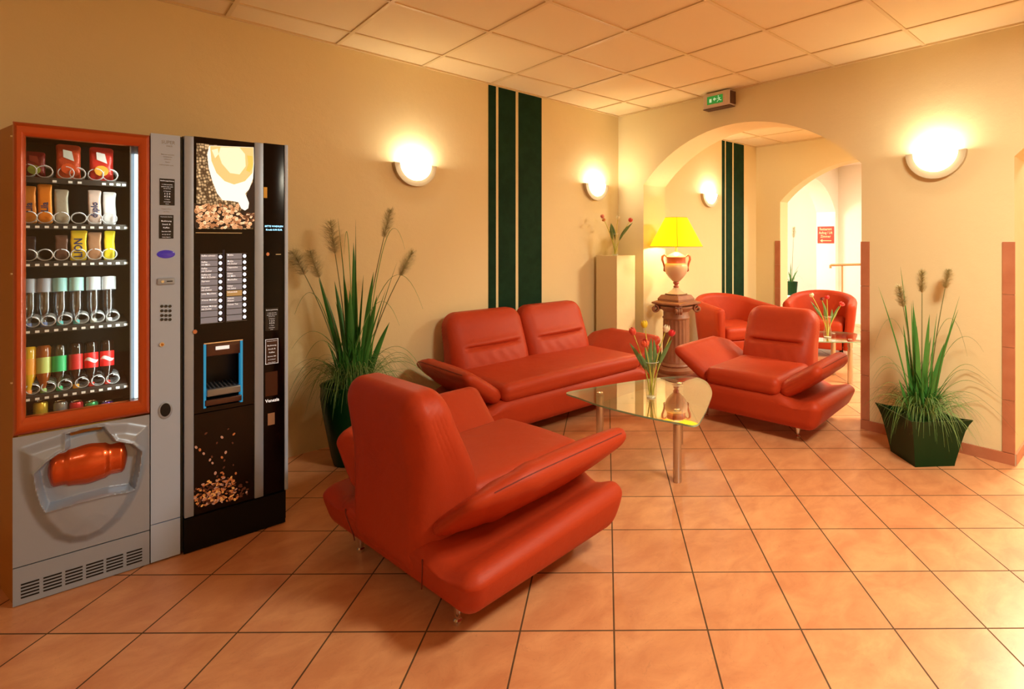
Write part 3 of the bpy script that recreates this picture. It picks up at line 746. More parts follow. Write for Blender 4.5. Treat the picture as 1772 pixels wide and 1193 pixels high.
gp.add([(-0.03, F_, 0.004), (-0.012, F_, 0.022), (-0.012, F_, 0.009), (0.004, F_, 0.009), (0.004, F_, -0.002), (-0.012, F_, -0.002), (-0.012, F_, -0.015)], [(0, 1, 2, 3, 4, 5, 6)], 1)  # arrow
def seg(p, q, w, mi=1):
    p, q = Vector(p), Vector(q); d = (q - p).normalized(); n_ = Vector((-d.y, d.x)) * w
    gp.add([(a.x, F_, a.y) for a in (p + n_, q + n_, q - n_, p - n_)], [(0, 1, 2, 3)], mi)
seg((0.030, 0.012), (0.038, -0.006), 0.005); seg((0.038, -0.006), (0.022, -0.014), 0.003); seg((0.022, -0.014), (0.014, -0.026), 0.003)
seg((0.038, -0.006), (0.050, -0.016), 0.003); seg((0.050, -0.016), (0.060, -0.014), 0.003); seg((0.030, 0.010), (0.014, 0.002), 0.0025); seg((0.032, 0.010), (0.050, 0.006), 0.0025)
gp.add([(0.027 + 0.006 * math.cos(k), F_, 0.024 + 0.006 * math.sin(k)) for k in [i * 0.6283 for i in range(10)]], [tuple(range(10))], 1)
gp.build('green_panel', [mat('exit_green', (0.02, 0.25, 0.03), 0.4, emit=(0.03, 0.35, 0.05), estr=0.3), mat('exit_white', (0.5, 0.7, 0.5), 0.4, emit=(0.6, 0.9, 0.6), estr=0.3)], es)

# ---------------------------------------------------------------- direction sign in the far arch
ds = thing('direction_sign', 'red sign with three text lines and left arrow in the far archway', 'sign', (9.12, 4.065, 1.49), R(-90))
MB().box(-0.145, 0.145, -0.006, 0, -0.145, 0.145).build('board', mat('sign_red', (0.70, 0.03, 0.01), 0.4), ds)
tx = MB()
for i, (w_, sx_) in enumerate((('Restaurant', 1.0), ('Aufzug / Lift', 1.0), ('Zimmer', 1.15))):
    add_text(tx, w_, 0.062, lambda a, b, i=i: (a, -0.0068, b + 0.098 - 0.063 * i), 'CENTER', 0, 0.001, sx_ * 0.78)
tx.add([(-0.10, -0.0068, -0.10), (-0.055, -0.0068, -0.072), (-0.055, -0.0068, -0.094), (0.10, -0.0068, -0.094), (0.10, -0.0068, -0.107), (-0.055, -0.0068, -0.107), (-0.055, -0.0068, -0.128)], [(0, 1, 2, 3, 4, 5, 6)])
tx.build('lettering', mat('sign_cream', (0.85, 0.55, 0.30), 0.5), ds)

# ---------------------------------------------------------------- handrail beyond the arches
p0 = at_depth(1437, 459, 8.5); p1 = at_depth(1500, 457.5, 8.3)
hr = thing('hand_rail', 'wooden hand rail on thin metal posts at the far end', 'railing', (p0[0], p0[1], 0))
dx, dy = p1[0] - p0[0], p1[1] - p0[1]
MB().tube([(-0.0, 0, p0[2] - 0.05), (0, 0, p0[2] - 0.005), (0.02 * dx, 0.02 * dy, p0[2]), (dx, dy, p1[2])], 0.019, 10).build('rail', M_WOOD, hr, smooth=50)
for t_ in (0.33, 0.95):
    MB().tube([(dx * t_, dy * t_, 0), (dx * t_, dy * t_, p0[2] - 0.01)], 0.013, 10).build('post', M_WOOD, hr, smooth=50)

# wall socket at the far end wall
so = thing('wall_socket', 'small white wall socket low on the far end wall', 'socket', (9.24, 2.34 + 0.2, 0.36), R(-90))
MB().rbox((0, -0.005, 0), (0.04, 0.005, 0.04), 0.004, 3).build('cover', M_WHITE, so, smooth=40)
MB().rbox((0, -0.011, 0), (0.022, 0.002, 0.022), 0.002, 3).build('insert', mat('socket_grey', (0.3, 0.27, 0.22), 0.5), so)

# ---------------------------------------------------------------- ornamental grasses
def make_grass(name, label, loc, dist, cpx, potf, rim_z, plumes, broad, arcs, seed, nfill, spread=0.11):
    t = thing(name, label, 'potted plant', (loc[0], loc[1], 0)); rnd = random.Random(seed)
    right = Vector((CY, -SY, 0)); fwd = Vector((SY, CY, 0)); k = dist / FP
    def tipv(px, py, dd=0.0): return right * ((px - cpx) * k) + fwd * dd + Vector((0, 0, CAMH + (PY0 - py) * k))
    potf(t)
    def curve(b, tip, sag, n=12, pw=1.6):
        o = []
        for i in range(n + 1):
            u = i / n; h = (tip - b); p = b + Vector((h.x * u ** pw, h.y * u ** pw, h.z * u)); p.z += sag * math.sin(math.pi * u); o.append(p)
        return o
    def base(s=1.0): 
        a = rnd.random() * 6.28; r = spread * s * math.sqrt(rnd.random()); return Vector((r * math.cos(a), r * math.sin(a), rim_z - 0.05))
    st = MB()
    for (px, py, ln, wd, bx) in plumes:
        dd = rnd.uniform(-0.06, 0.06)
        tip = tipv(px, py, dd); b = right * bx + fwd * dd * 0.4 + Vector((0, 0, rim_z - 0.05))
        c = curve(b, tip, 0.03, 14, 1.35); st.tube(c, [0.0045 - 0.0022 * i / 14 for i in range(15)], 6)
        ax = (c[-1] - c[-2]).normalized(); pm = MB(); L_ = ln * k; W_ = wd * k / 2 * 1.35
        pm.tube([tip, tip + ax * L_ * 0.9], [0.0025, 0.001], 5)
        for i in range(760):
            u = rnd.random(); a = rnd.random() * 6.28
            o1 = ax.orthogonal().normalized(); o2 = ax.cross(o1); d = o1 * math.cos(a) + o2 * math.sin(a)
            s0 = tip + ax * L_ * u * 0.9; prof = math.sin(math.pi * (0.10 + 0.80 * u)) ** 0.7
            e0 = s0 + d * W_ * prof * rnd.uniform(0.6, 1.1) + ax * L_ * rnd.uniform(0.04, 0.18)
            m_ = (s0 + e0) / 2 + d * W_ * 0.12; sd = ax.cross(d) * 0.0009
            pm.add([s0 - sd, s0 + sd, m_ + sd, m_ - sd, e0], [(0, 1, 2, 3), (3, 2, 4)])
        pm.build('plume', M_PLUME, t)
    def clear(o):
        q = []
        for p in o:
            ex = loc[0] + p.x - (UR - 0.03)
            if ex > 0 and loc[0] < UR: p = p - fwd * (ex / SY)
            q.append(p)
        return q
    st.build('stalks', M_STALK, t, smooth=60)
    lf = MB()
    for (px, py, bx, w) in broad:
        dd = rnd.uniform(-0.08, 0.08); tip = tipv(px, py, dd); b = right * bx + fwd * dd * 0.4 + Vector((0, 0, rim_z - 0.06))
        c = curve(b, tip, 0.02, 12, 1.3); ws = [w * 1.35 * min(1, 0.75 + 0.5 * (i / 12)) * (1 - (i / 12) ** 3) + 0.0005 for i in range(13)]
        lf.blade(clear(c), ws, side=(right + fwd * rnd.uniform(-0.8, 0.8)))
    for i in range(nfill):
        a = rnd.random() * 6.28; h = rnd.uniform(0.12, 0.40); r = rnd.uniform(0.02, 0.15)
        b = base(0.8); tip = b + Vector((r * math.cos(a), r * math.sin(a), h)); w = rnd.uniform(0.010, 0.024)
        c = curve(b, tip, 0.02, 8, 1.5); lf.blade(c, [w * (1 - (j / 8) ** 2) + 0.0005 for j in range(9)], side=(math.cos(a + 1.57), math.sin(a + 1.57), 0))
    leaves = lf.build('leaves', M_REED, t, smooth=60); leaves['kind'] = 'stuff'
    gr = MB()
    for (px, py, hz) in arcs:
        dd = rnd.uniform(-0.05, 0.05); tip = tipv(px, py, dd); b = base(0.6)
        top = max(tip.z, rim_z) + hz; n = 16; o = []
        for i in range(n + 1):
            u = i / n; x = b.lerp(tip, u ** 0.9)
            zz = b.z * (1 - u) ** 2 + 2 * u * (1 - u) * (top * 2 - (b.z + tip.z) / 2) + tip.z * u * u
            o.append(Vector((x.x, x.y, zz)))
        gr.blade(clear(o), [0.0062 * (1 - (j / n) ** 3) + 0.0016 for j in range(n + 1)], side=(right * 0.3 + fwd))
    for i in range(330):
        a = rnd.random() * 6.28; r = rnd.uniform(0.10, 0.36); b = base(0.75); tip = b + Vector((r * math.cos(a), r * math.sin(a), rnd.uniform(-0.10, 0.16)))
        top = rim_z + rnd.uniform(0.10, 0.30); n = 10; o = []
        for j in range(n + 1):
            u = j / n; x = b.lerp(tip, u ** 0.85); zz = b.z * (1 - u) ** 2 + 2 * u * (1 - u) * top * 1.05 + tip.z * u * u; o.append(Vector((x.x, x.y, zz)))
        # keep blades off the walls
        if any(loc[0] + p.x > UR - 0.02 for p in o) and loc[0] < UR: continue
        if any(loc[1] + p.y > lwv(loc[0] + p.x) - 0.02 for p in o): continue
        w = rnd.uniform(0.0022, 0.0042)
        gr.blade(o, [w * (1 - (j / n) ** 3) + 0.0006 for j in range(n + 1)], side=(math.cos(a + 1.57), math.sin(a + 1.57), 0.3))
    o = gr.build('thin_blades', M_GRASS, t, smooth=60); o['kind'] = 'stuff'
    return t
def round_pot(H=0.50, r0=0.115, r1=0.185):
    def f(t):
        MB().lathe([(r0 * 0.8, 0), (r0, 0.004), (r0 * 1.12, 0.06), (r1 * 0.93, H * 0.6), (r1 * 1.02, H * 0.85), (r1, H * 0.97), (r1 * 1.03, H), (r1 * 0.93, H), (r1 * 0.90, H - 0.05)], 40, cap=False).build('pot', M_POT, t, smooth=50)
        MB().lathe([(0, H - 0.05), (r1 * 0.905, H - 0.05)], 30, cap=False).build('soil', M_SOIL, t)
    return f
def square_pot(t):
    a0 = -YAW   # one corner towards the viewer is set by a quarter turn below
    mb = MB(); H = 0.29; prof = [(0.128, 0.0, 0), (0.131, 0.025, 0), (0.155, 0.16, 0), (0.163, 0.225, 0.002), (0.168, 0.262, 0.006), (0.171, H, 0.012)]
    def ring(h, z, flare, inset=0.0):
        o = []; n = 8
        for s_ in range(4):
            for i in range(n):
                u = -1 + 2 * i / n
                # side s_: from corner to corner, pulled in mid-side, corners stretched out
                ex = abs(u) ** 3; q = h - inset - 0.010 * (1 - u * u) * (1 if z > 0.1 else 0) + flare * ex * 2.2
                x, y = u * (h - inset) + math.copysign(flare * ex * 2.2, u), q
                zz = z + flare * 1.2 * ex * (1 if z > 0.26 else 0) - (0.004 if z > 0.26 else 0) * (1 - ex)
                c_, s2 = math.cos(s_ * -math.pi / 2), math.sin(s_ * -math.pi / 2)
                o.append((x * c_ - y * s2, x * s2 + y * c_, zz))
        return o
    rings = []
    for (h, z, fl) in prof: rings.append(ring(h, z, fl))
    rings.append(ring(0.171, H, 0.012, 0.014)); rings.append(ring(0.165, H - 0.05, 0.0, 0.012))
    K = len(rings[0]); vs = [p for r in rings for p in r]; fs = []
    for i in range(len(rings) - 1):
        for k in range(K): fs.append((i * K + k, i * K + (k + 1) % K, (i + 1) * K + (k + 1) % K, (i + 1) * K + k))
    ra = math.atan2(-SY + CY, CY + SY)  # edge direction matched to the floor tiles
    M_ = Matrix.Rotation(R(-40), 3, 'Z')
    rot = lambda p: tuple(M_ @ Vector(p))
    mi = [0] * len(fs)
    mb.v = [rot(p) for p in vs]; mb.f = fs; mb.m = [1 if i // K == len(rings) - 3 else 0 for i in range(len(fs))]
    for sx in (-1, 1):
        for sy in (-1, 1):
            q = [(sx * 0.128, sy * 0.128), (sx * 0.06, sy * 0.128), (sx * 0.06, sy * 0.06), (sx * 0.128, sy * 0.06)]
    mb.f = mb.f; mb.build('pot', [M_POT, M_POTRIM], t, smooth=40)
    so_ = MB(); so_.add([rot(p) for p in ring(0.160, H - 0.045, 0.0, 0.012)], [tuple(range(K))]); so_.build('soil', M_SOIL, t)
    bt = MB(); bt.add([rot(p) for p in ring(0.127, 0.002, 0.0)], [tuple(range(K))]); bt.build('pot_bottom', M_POT, t)
dl = 3.42; cl_ = cam2w((612 - PX0) / FP * dl, dl)
make_grass('potted_grass', 'tall ornamental grass with plumes in a round green pot behind the foreground armchair', cl_, dl, 612, round_pot(), 0.50,
    [(578, 440, 62, 36, -0.03), (531, 476, 50, 34, -0.06), (556, 480, 52, 30, -0.05), (665, 412, 54, 22, 0.04), (690, 478, 52, 26, 0.05)],
    [(548, 482, -0.06, 0.034), (568, 488, -0.04, 0.028), (598, 470, -0.02, 0.036), (604, 420, 0.0, 0.030), (589, 520, -0.03, 0.04), (612, 500, 0.0, 0.036), (650, 470, 0.05, 0.030), (656, 510, 0.06, 0.03), (636, 475, 0.02, 0.022), (668, 560, 0.07, 0.03), (640, 560, 0.03, 0.036), (578, 560, -0.06, 0.04), (622, 560, 0.01, 0.04), (606, 380, 0.0, 0.008), (620, 392, 0.01, 0.006), (580, 378, -0.02, 0.006), (684, 455, 0.06, 0.006), (675, 500, 0.05, 0.008)],
    [(508, 545, 0.10), (500, 606, 0.10), (505, 640, 0.06), (530, 620, 0.10), (733, 535, 0.18), (696, 562, 0.12), (722, 640, 0.10), (740, 660, 0.12), (730, 640, 0.14), (500, 680, 0.14), (510, 700, 0.12), (700, 432, 0.03), (600, 440, 0.05), (560, 735, 0.10)], 5, 110)
dr = 3.50; cr_ = cam2w((1596 - PX0) / FP * dr, dr); cr_ = (min(cr_[0], 3.84), cr_[1] - 0.01)
make_grass('potted_grass', 'ornamental grass with three plumes in a square dark green planter by the right wall', cr_, dr, 1590, square_pot, 0.29,
    [(1558, 530, 40, 24, -0.03), (1583, 505, 42, 20, -0.01), (1638, 500, 36, 20, 0.05)],
    [(1561, 462, -0.03, 0.010), (1519, 494, -0.05, 0.008), (1569, 520, -0.03, 0.026), (1575, 525, -0.01, 0.03), (1592, 540, 0.0, 0.03), (1602, 580, 0.01, 0.036), (1571, 560, -0.02, 0.03), (1648, 533, 0.05, 0.026), (1560, 560, -0.04, 0.028), (1585, 520, 0.0, 0.034), (1625, 590, 0.04, 0.03), (1600, 640, 0.0, 0.04), (1575, 640, -0.03, 0.04), (1545, 650, -0.07, 0.03), (1642, 510, 0.05, 0.006), (1611, 540, 0.03, 0.008)],
    [(1515, 602, 0.16), (1670, 615, 0.22), (1688, 605, 0.05), (1505, 640, 0.06), (1500, 690, 0.12), (1510, 665, 0.10), (1725, 735, 0.14), (1718, 690, 0.12), (1700, 655, 0.08), (1707, 670, 0.10), (1565, 760, 0.05), (1586, 740, 0.04), (1616, 770, 0.05), (1640, 745, 0.07), (1660, 700, 0.09), (1498, 660, 0.12), (1690, 720, 0.10), (1490, 700, 0.08)], 9, 90, 0.09)
# plant in the white passage, on a low white stand
sp_ = (8.45, 5.25)
r_s = at_depth(1370, 505, 9.6)
stand = MB(); stand.rbox((r_s[0], r_s[1], 0.21), (0.16, 0.16, 0.21), 0.01, 3); tag(stand.build('plant_stand', M_WHITE), 'low white block in the passage under the small potted grass', 'stand')
def small_pot(t): MB().lathe([(0.075, 0.4205), (0.082, 0.424), (0.098, 0.60), (0.104, 0.66), (0.094, 0.66), (0.090, 0.63), (0.0, 0.63)], 28, cap=False).build('pot', M_POT, t, smooth=50)
make_grass('potted_grass', 'small potted grass with one tall stalk in the bright passage beyond the arches', (r_s[0], r_s[1]), 9.6, 1370, small_pot, 0.66,
    [(1372, 412, 20, 8, 0.0)], [(1364, 470, 0, 0.02), (1382, 468, 0, 0.02), (1370, 455, 0, 0.02)], [(1356, 490, 0.1), (1390, 488, 0.1)], 3, 8, 0.05)

# ================================================================ vending machines
VF = 3.05
def fr(px, py, dep=0.0):       # photograph measurement on the plane of the machine fronts (dep metres behind it)
    v = VF + dep; r = (px - PX0) / FP; y = v / (CY - SY * r); return (y * (SY + CY * r), CAMH + (PY0 - py) / FP * y)
vm = thing('vending_machine', 'snack and bottle vending machine with orange framed window and silver base', 'vending machine', (0, VF, 0))
# cabinet shell (widens slightly towards the wall)
bk = 0.74
def wallq(mb, a, b, c, d, z0, z1, mi=0): mb.prism([a, b, c, d], lambda x, y, t: (x, y, t), z0, z1, mi)
cab = MB()
wallq(cab, (-0.199, 0.03), (-0.187, 0.03), (-0.355, bk), (-0.375, bk), 0.0, 1.845)
wallq(cab, (0.187, 0.03), (0.199, 0.03), (0.199, bk), (0.187, bk), 0.0, 1.845)
wallq(cab, (-0.3752, bk), (0.1988, bk), (0.1988, bk + 0.012), (-0.378, bk + 0.012), 0.0, 1.845)
wallq(cab, (-0.198, 0.032), (0.198, 0.032), (0.198, bk), (-0.374, bk), 1.832, 1.8445)
wallq(cab, (-0.198, 0.032), (0.198, 0.032), (0.198, bk), (-0.374, bk), 0.02, 0.64)
cab.build('cabinet', M_OCHRE, vm)
for z in (1.80, 1.27, 0.85): MB().lathe([(0, -0.003), (0.005, -0.003), (0.005, 0.003), (0, 0.003)], 10, (-0.203, 0.045, z)).build('rivet', M_CHROME, vm)
# inner lining
li = MB(); li.box(-0.186, -0.184, 0.06, 0.42, 0.642, 1.83); li.box(0.180, 0.182, 0.06, 0.42, 0.642, 1.83); li.box(-0.186, 0.182, 0.418, 0.42, 0.642, 1.83)
li.box(-0.186, 0.182, 0.06, 0.42, 0.641, 0.643); li.box(-0.186, 0.182, 0.06, 0.42, 1.826, 1.829)
li.build('inner_lining', M_DARKIN, vm)
# orange door frame, mitred with a rounded profile
fo = (-0.199, 0.199, 0.652, 1.852); fi = (-0.166, 0.160, 0.718, 1.800)
prof = [(0, 0.03), (0, 0.004), (0.12, -0.010), (0.35, -0.018), (0.7, -0.016), (1, -0.004), (1, 0.03)]
fm = MB(); rg = []
for (u, y) in prof:
    x0 = fo[0] + (fi[0] - fo[0]) * u; x1 = fo[1] + (fi[1] - fo[1]) * u; z0 = fo[2] + (fi[2] - fo[2]) * u; z1 = fo[3] + (fi[3] - fo[3]) * u
    rg.append([(x0, y, z0), (x1, y, z0), (x1, y, z1), (x0, y, z1)])
vs = [p for r in rg for p in r]; fs = [(i * 4 + k, i * 4 + (k + 1) % 4, ((i + 1) % len(rg)) * 4 + (k + 1) % 4, ((i + 1) % len(rg)) * 4 + k) for i in range(len(rg)) for k in range(4)]
fm.add(vs, fs); fm.build('door_frame', M_ORANGE, vm, smooth=40)
MB().box(-0.168, 0.162, 0.008, 0.012, 0.716, 1.802).build('window_pane', M_GLASSW, vm)
# light tube at the right of the window
MB().prism([(0.134, 0.016), (0.137, 0.016), (0.150, 0.050), (0.181, 0.050), (0.181, 0.054), (0.147, 0.054)], lambda x, y, t: (x, y, t), 0.70, 1.82).build('lamp_channel', M_SILVER, vm)
MB().tube([(0.155, 0.040, 0.72), (0.155, 0.040, 1.77)], 0.0055, 10).build('light_tube', glow('cabinet_light', (0.86, 1.0, 0.92), 1.1), vm, smooth=60)
light('AREA', (0.128, VF + 0.035, 1.26), 1.6, (0.92, 1.0, 0.92), 1.0, rot=(0, R(90), 0), size_y=0.02)
# shelves, price tags, coils
DEP = 0.075
def sh(px, py): u, z = fr(px, py, DEP); return u, z
cols6 = [sh(p, 430)[0] for p in (49, 77, 106, 136, 164, 190)]
rows = [(sh(120, 314)[1], 'r1'), (sh(120, 392)[1], 'r2'), (sh(120, 456)[1], 'r3'), (sh(120, 568)[1], 'r4'), (sh(120, 681)[1], 'r5')]
sx0, sx1 = -0.182, 0.128
def helix(mb, x, z, r, y0, y1, turns, w=0.0016):
    n = int(turns * 22); mb.tube([(x + r * math.sin(2 * math.pi * turns * i / n), y0 + (y1 - y0) * i / n, z + r * math.cos(2 * math.pi * turns * i / n)) for i in range(n + 1)], w, 5)
for ri, (z, nm) in enumerate(rows):
    s_ = MB(); s_.box(sx0, sx1, DEP, 0.41, z + 0.006, z + 0.010); s_.box(sx0, sx1, DEP - 0.004, DEP, z - 0.012, z + 0.010)
    shf = s_.build('shelf', M_DARKIN, vm)
    tags = MB()
    ks = {0: (-0.09, -0.045, -0.018, 0.055, 0.078, 0.10, 0.118)}.get(ri, [sx0 + 0.018 + 0.0262 * i for i in range(12)])
    for x in ks: tags.box(x - 0.0060, x + 0.0060, DEP - 0.0055, DEP - 0.004, z - 0.008, z + 0.001)
    tags.build('price_tags', M_LABELW, shf)
    if ri == 0: ux = [sh(p, 300)[0] for p in (48, 76, 114, 134, 166, 191)]; rr = 0.0235
    elif ri in (1, 2): ux = cols6; rr = 0.0225
    else: ux = [c + 0.010 for c in cols6]; rr = 0.020
    for x in ux:
        hb = MB(); helix(hb, x, z + 0.013 + rr, rr, DEP + 0.004, DEP + 0.16, 5, 0.0019); hb.build('coil', M_COIL, vm, smooth=60)
s_ = MB(); s_.box(sx0, sx1, DEP, 0.41, 0.645, 0.650); s_.build('shelf', M_DARKIN, vm)

# --- goods behind the window, each a thing of its own
def packet(label, grp, x, y, z, w, h, d, cols, txt=None, tilt=0.0, txcol=(0.02, 0.03, 0.10), cat='snack', name='snack_packet'):
    t = thing(name, label, cat, (x, VF + y, z), tilt * 0, grp)
    def fn(a, b, c):
        k = abs(c) / (h / 2); th = 1 - 0.85 * ease(0.55, 1.0, k)
        return (a * (1 + 0.06 * ease(0.7, 1, k)) + 0.0012 * math.sin(c * 240), b * th + 0.0015 * math.sin(c * 120 + a * 90), c)
    b = MB().rbox((0, 0, h / 2), (w / 2, d / 2, h / 2), min(d / 2, w / 2) * 0.9, 6, fn)
    b.build('wrapper', mat('foil_%d_%d_%d' % tuple(int(c * 99) for c in cols), cols, 0.28, metal=0.25, bump=[(60, 0.4, 0.004)]), t, smooth=60)
    if txt:
        tm = MB(); add_text(tm, txt, w * 0.72, lambda p, q: (q * -1.0, -d / 2 - 0.0016, h * 0.42 + p), 'CENTER', 0, 0.0008)
        tm.build('lettering', mat('ink_%d_%d_%d' % tuple(int(c * 99) for c in txcol), txcol, 0.4), t)
    return t
def bagp(label, grp, x, y, z, w, h, d, c1, c2, c3):
    t = thing('snack_bag', label, 'snack', (x, VF + y, z), 0, grp)
    def fn(a, b, c):
        k = abs(c) / (h / 2); th = 1 - 0.9 * ease(0.5, 1.0, k); return (a * (1 + 0.05 * ease(0.6, 1, k)), b * th + 0.003 * math.sin(c * 90 + a * 50), c)
    def f2(off):
        return lambda a, b, c: (fn(a, b, c)[0], fn(a, b, c)[1] + off, c)
    MB().rbox((0, 0, h / 2), (w / 2, d / 2, h / 2), d * 0.4, 8, fn).build('wrapper', mat('bag_%d_%d_%d' % tuple(int(q * 99) for q in c1), c1, 0.3, metal=0.15, bump=[(50, 0.5, 0.006)]), t, smooth=60)
    p = MB(); p.lathe([(0, 0), (w * 0.30, 0)], 20, cap=False); v = [(a, -d / 2 - 0.003, h * 0.30 + b * 1.0) for a, b, c in p.v]; q = MB(); q.v = v; q.f = p.f; q.m = p.m
    q.build('printed_patch', mat('bagp_%d_%d_%d' % tuple(int(z_ * 99) for z_ in c2), c2, 0.4), t)
    q = MB(); q.add([(-w * 0.20, -d / 2 - 0.0035, h * 0.62), (w * 0.24, -d / 2 - 0.0035, h * 0.52), (w * 0.14, -d / 2 - 0.0035, h * 0.80), (-w * 0.22, -d / 2 - 0.0035, h * 0.84)], [(0, 1, 2, 3)])
    q.build('printed_banner', mat('bagb_%d_%d_%d' % tuple(int(z_ * 99) for z_ in c3), c3, 0.4), t)
    return t
GS = 'snack bags on the top vending shelf'; z1_ = rows[0][0] + 0.0105
bagp('dark red snack bag at the left of the top shelf', GS, sh(58, 300)[0], DEP + 0.05, z1_, 0.062, 0.105, 0.03, (0.20, 0.01, 0.01), (0.30, 0.35, 0.05), (0.25, 0.02, 0.01))
bagp('orange red snack bag with white banner on the top shelf', GS, sh(118, 300)[0], DEP + 0.05, z1_, 0.072, 0.145, 0.035, (0.55, 0.07, 0.02), (0.75, 0.10, 0.02), (0.70, 0.80, 0.75))
bagp('red and yellow snack bag at the right of the top shelf', GS, sh(176, 300)[0], DEP + 0.05, z1_, 0.074, 0.145, 0.035, (0.60, 0.03, 0.02), (0.85, 0.38, 0.04), (0.80, 0.78, 0.76))
GB = 'chocolate bars on the second vending shelf'; z2 = rows[1][0] + 0.0105
C6 = cols6
for (i, c, lab, tx_, h_) in ((0, (0.62, 0.22, 0.03), 'amber wrapped chocolate bar at the left of the second shelf', 'Lila', 0.150), (1, (0.80, 0.25, 0.02), 'bright orange wrapped bar second on the second shelf', 'Lila', 0.160), (2, (0.42, 0.40, 0.32), 'grey and red wrapped bar third on the second shelf', None, 0.142),
                        (4, (0.70, 0.55, 0.48), 'white wrapped bar with copper top on the second shelf', 'duplo', 0.145), (5, (0.80, 0.80, 0.82), 'silver white wrapped bar at the right of the second shelf', None, 0.140)):
    packet(lab, GB, C6[i], DEP + 0.04, z2, 0.040, h_, 0.016, c, tx_)
GC = 'chocolate bars on the third vending shelf'; z3 = rows[2][0] + 0.0105
for (i, c, lab, tx_, h_, w_) in ((0, (0.03, 0.015, 0.02), 'black wrapped bar with red lettering at the left of the third shelf', None, 0.100, 0.038), (2, (0.14, 0.07, 0.05), 'dark brown wrapped bar in the middle of the third shelf', None, 0.105, 0.036), (3, (0.80, 0.55, 0.03), 'large yellow wrapped bar on the third shelf', 'LION', 0.125, 0.048),
                            (4, (0.42, 0.22, 0.12), 'copper brown wrapped bar on the third shelf', None, 0.118, 0.040), (5, (0.82, 0.66, 0.03), 'lemon yellow wrapped bar at the right of the third shelf', None, 0.125, 0.034)):
    packet(lab, GC, C6[i], DEP + 0.04, z3, w_, h_, 0.014, c, tx_)
def clear_mat(name, tint): return thin_glass(name, tint, 0.06, 0.05)
def bottle(label, grp, x, y, z, body, labc, capc, liquid=None, h=0.19, r=0.0222, lab=(0.30, 0.58), swirl=False):
    """stands on its cap, leaning back as the coils hold it"""
    t = thing('drink_bottle', label, 'bottle', (x, VF + y, z), 0, grp)
    tl_ = R(9); M_ = Matrix.Rotation(-tl_, 3, 'X')
    def T(mb): mb.v = [tuple(M_ @ Vector(p)) for p in mb.v]; return mb
    s = h / 0.19
    prof = [(0.0082, 0.016 * s), (0.0086, 0.026 * s), (0.013, 0.040 * s), (r * 0.80, 0.056 * s), (r * 0.97, 0.072 * s), (r, 0.082 * s), (r * 0.96, 0.10 * s), (r * 0.97, 0.14 * s), (r, 0.155 * s), (r, 0.180 * s), (r * 0.8, 0.188 * s), (r * 0.3, 0.186 * s), (0, 0.184 * s)]
    T(MB().lathe(prof, 22)).build('bottle_body', body, t, smooth=60)
    T(MB().lathe([(0.0095, 0), (0.010, 0.002), (0.010, 0.015), (0.0085, 0.017)], 18)).build('cap', mat('cap_%d_%d_%d' % tuple(int(c * 99) for c in capc), capc, 0.4), t, smooth=40)
    l0, l1 = lab[0] * h * 1.0 + 0.02, lab[1] * h + 0.03
    if labc:
        T(MB().lathe([(r * 1.02, l0), (r * 1.035, l0 + 0.003), (r * 1.035, l1 - 0.003), (r * 1.02, l1)], 24, cap=False)).build('label', mat('lab_%d_%d_%d' % tuple(int(c * 99) for c in labc), labc, 0.4), t, smooth=60)
    if swirl:
        w_ = MB(); n = 14
        for i in range(n):
            for j in (0, 1): pass
        o = []; f = []
        for i in range(n + 1):
            u = i / n; a = -math.pi / 2 + (u - 0.5) * 2.2; zc = (l0 + l1) / 2 + 0.006 * math.sin(u * 6.0); hh = 0.002 + 0.006 * math.sin(math.pi * u)
            o += [(r * 1.05 * math.cos(a), r * 1.05 * math.sin(a), zc - hh), (r * 1.05 * math.cos(a), r * 1.05 * math.sin(a), zc + hh)]
        f = [(2 * i, 2 * i + 1, 2 * i + 3, 2 * i + 2) for i in range(n)]
        w_.add(o, f); T(w_).build('label_swirl', mat('label_white', (0.85, 0.82, 0.80), 0.4), t)
    return t
CLEAR = thin_glass('clear_plastic', (0.80, 0.84, 0.86), 0.14, 0.18)
COLA = mat('cola_bottle', (0.012, 0.004, 0.003), 0.12, coat=0.5)
GW = 'water bottles on the fourth vending shelf'; z4 = rows[3][0] + 0.0105
C7 = [sh(p, 560)[0] for p in (48, 75, 103, 132, 162, 189)]
for (i, lc, cc, lab) in ((0, (0.35, 0.38, 0.45), (0.12, 0.16, 0.34), 'clear water bottle with blue cap, leftmost on the water shelf'), (1, (0.38, 0.42, 0.50), (0.15, 0.20, 0.42), 'clear water bottle with grey label and blue cap beside the leftmost one'), (2, (0.30, 0.62, 0.62), (0.10, 0.50, 0.50), 'water bottle with turquoise label, third from the left'),
                        (3, (0.40, 0.68, 0.66), (0.12, 0.55, 0.54), 'water bottle with pale turquoise label, fourth from the left'), (4, (0.66, 0.74, 0.80), (0.70, 0.76, 0.70), 'water bottle with pale blue label and white cap'), (5, (0.76, 0.80, 0.82), (0.80, 0.86, 0.84), 'water bottle with white label, rightmost on the water shelf')):
    bottle(lab, GW, C7[i], DEP + 0.035, z4, CLEAR, lc, cc, lab=(0.62, 0.86))
GD = 'soft drink bottles on the fifth vending shelf'; z5 = rows[4][0] + 0.0105
C8 = [sh(p, 675)[0] for p in (48, 74, 102, 131, 158, 186)]
bottle('yellow drink bottle with orange cap, leftmost on the soft drink shelf', GD, C8[0], DEP + 0.035, z5, mat('yellow_drink', (0.75, 0.42, 0.02), 0.2, coat=0.5), (0.85, 0.33, 0.02), (0.85, 0.25, 0.04))
bottle('amber drink bottle with lime green label and cap', GD, C8[1], DEP + 0.035, z5, mat('amber_drink', (0.30, 0.07, 0.01), 0.2, coat=0.5), (0.55, 0.62, 0.16), (0.38, 0.55, 0.16))
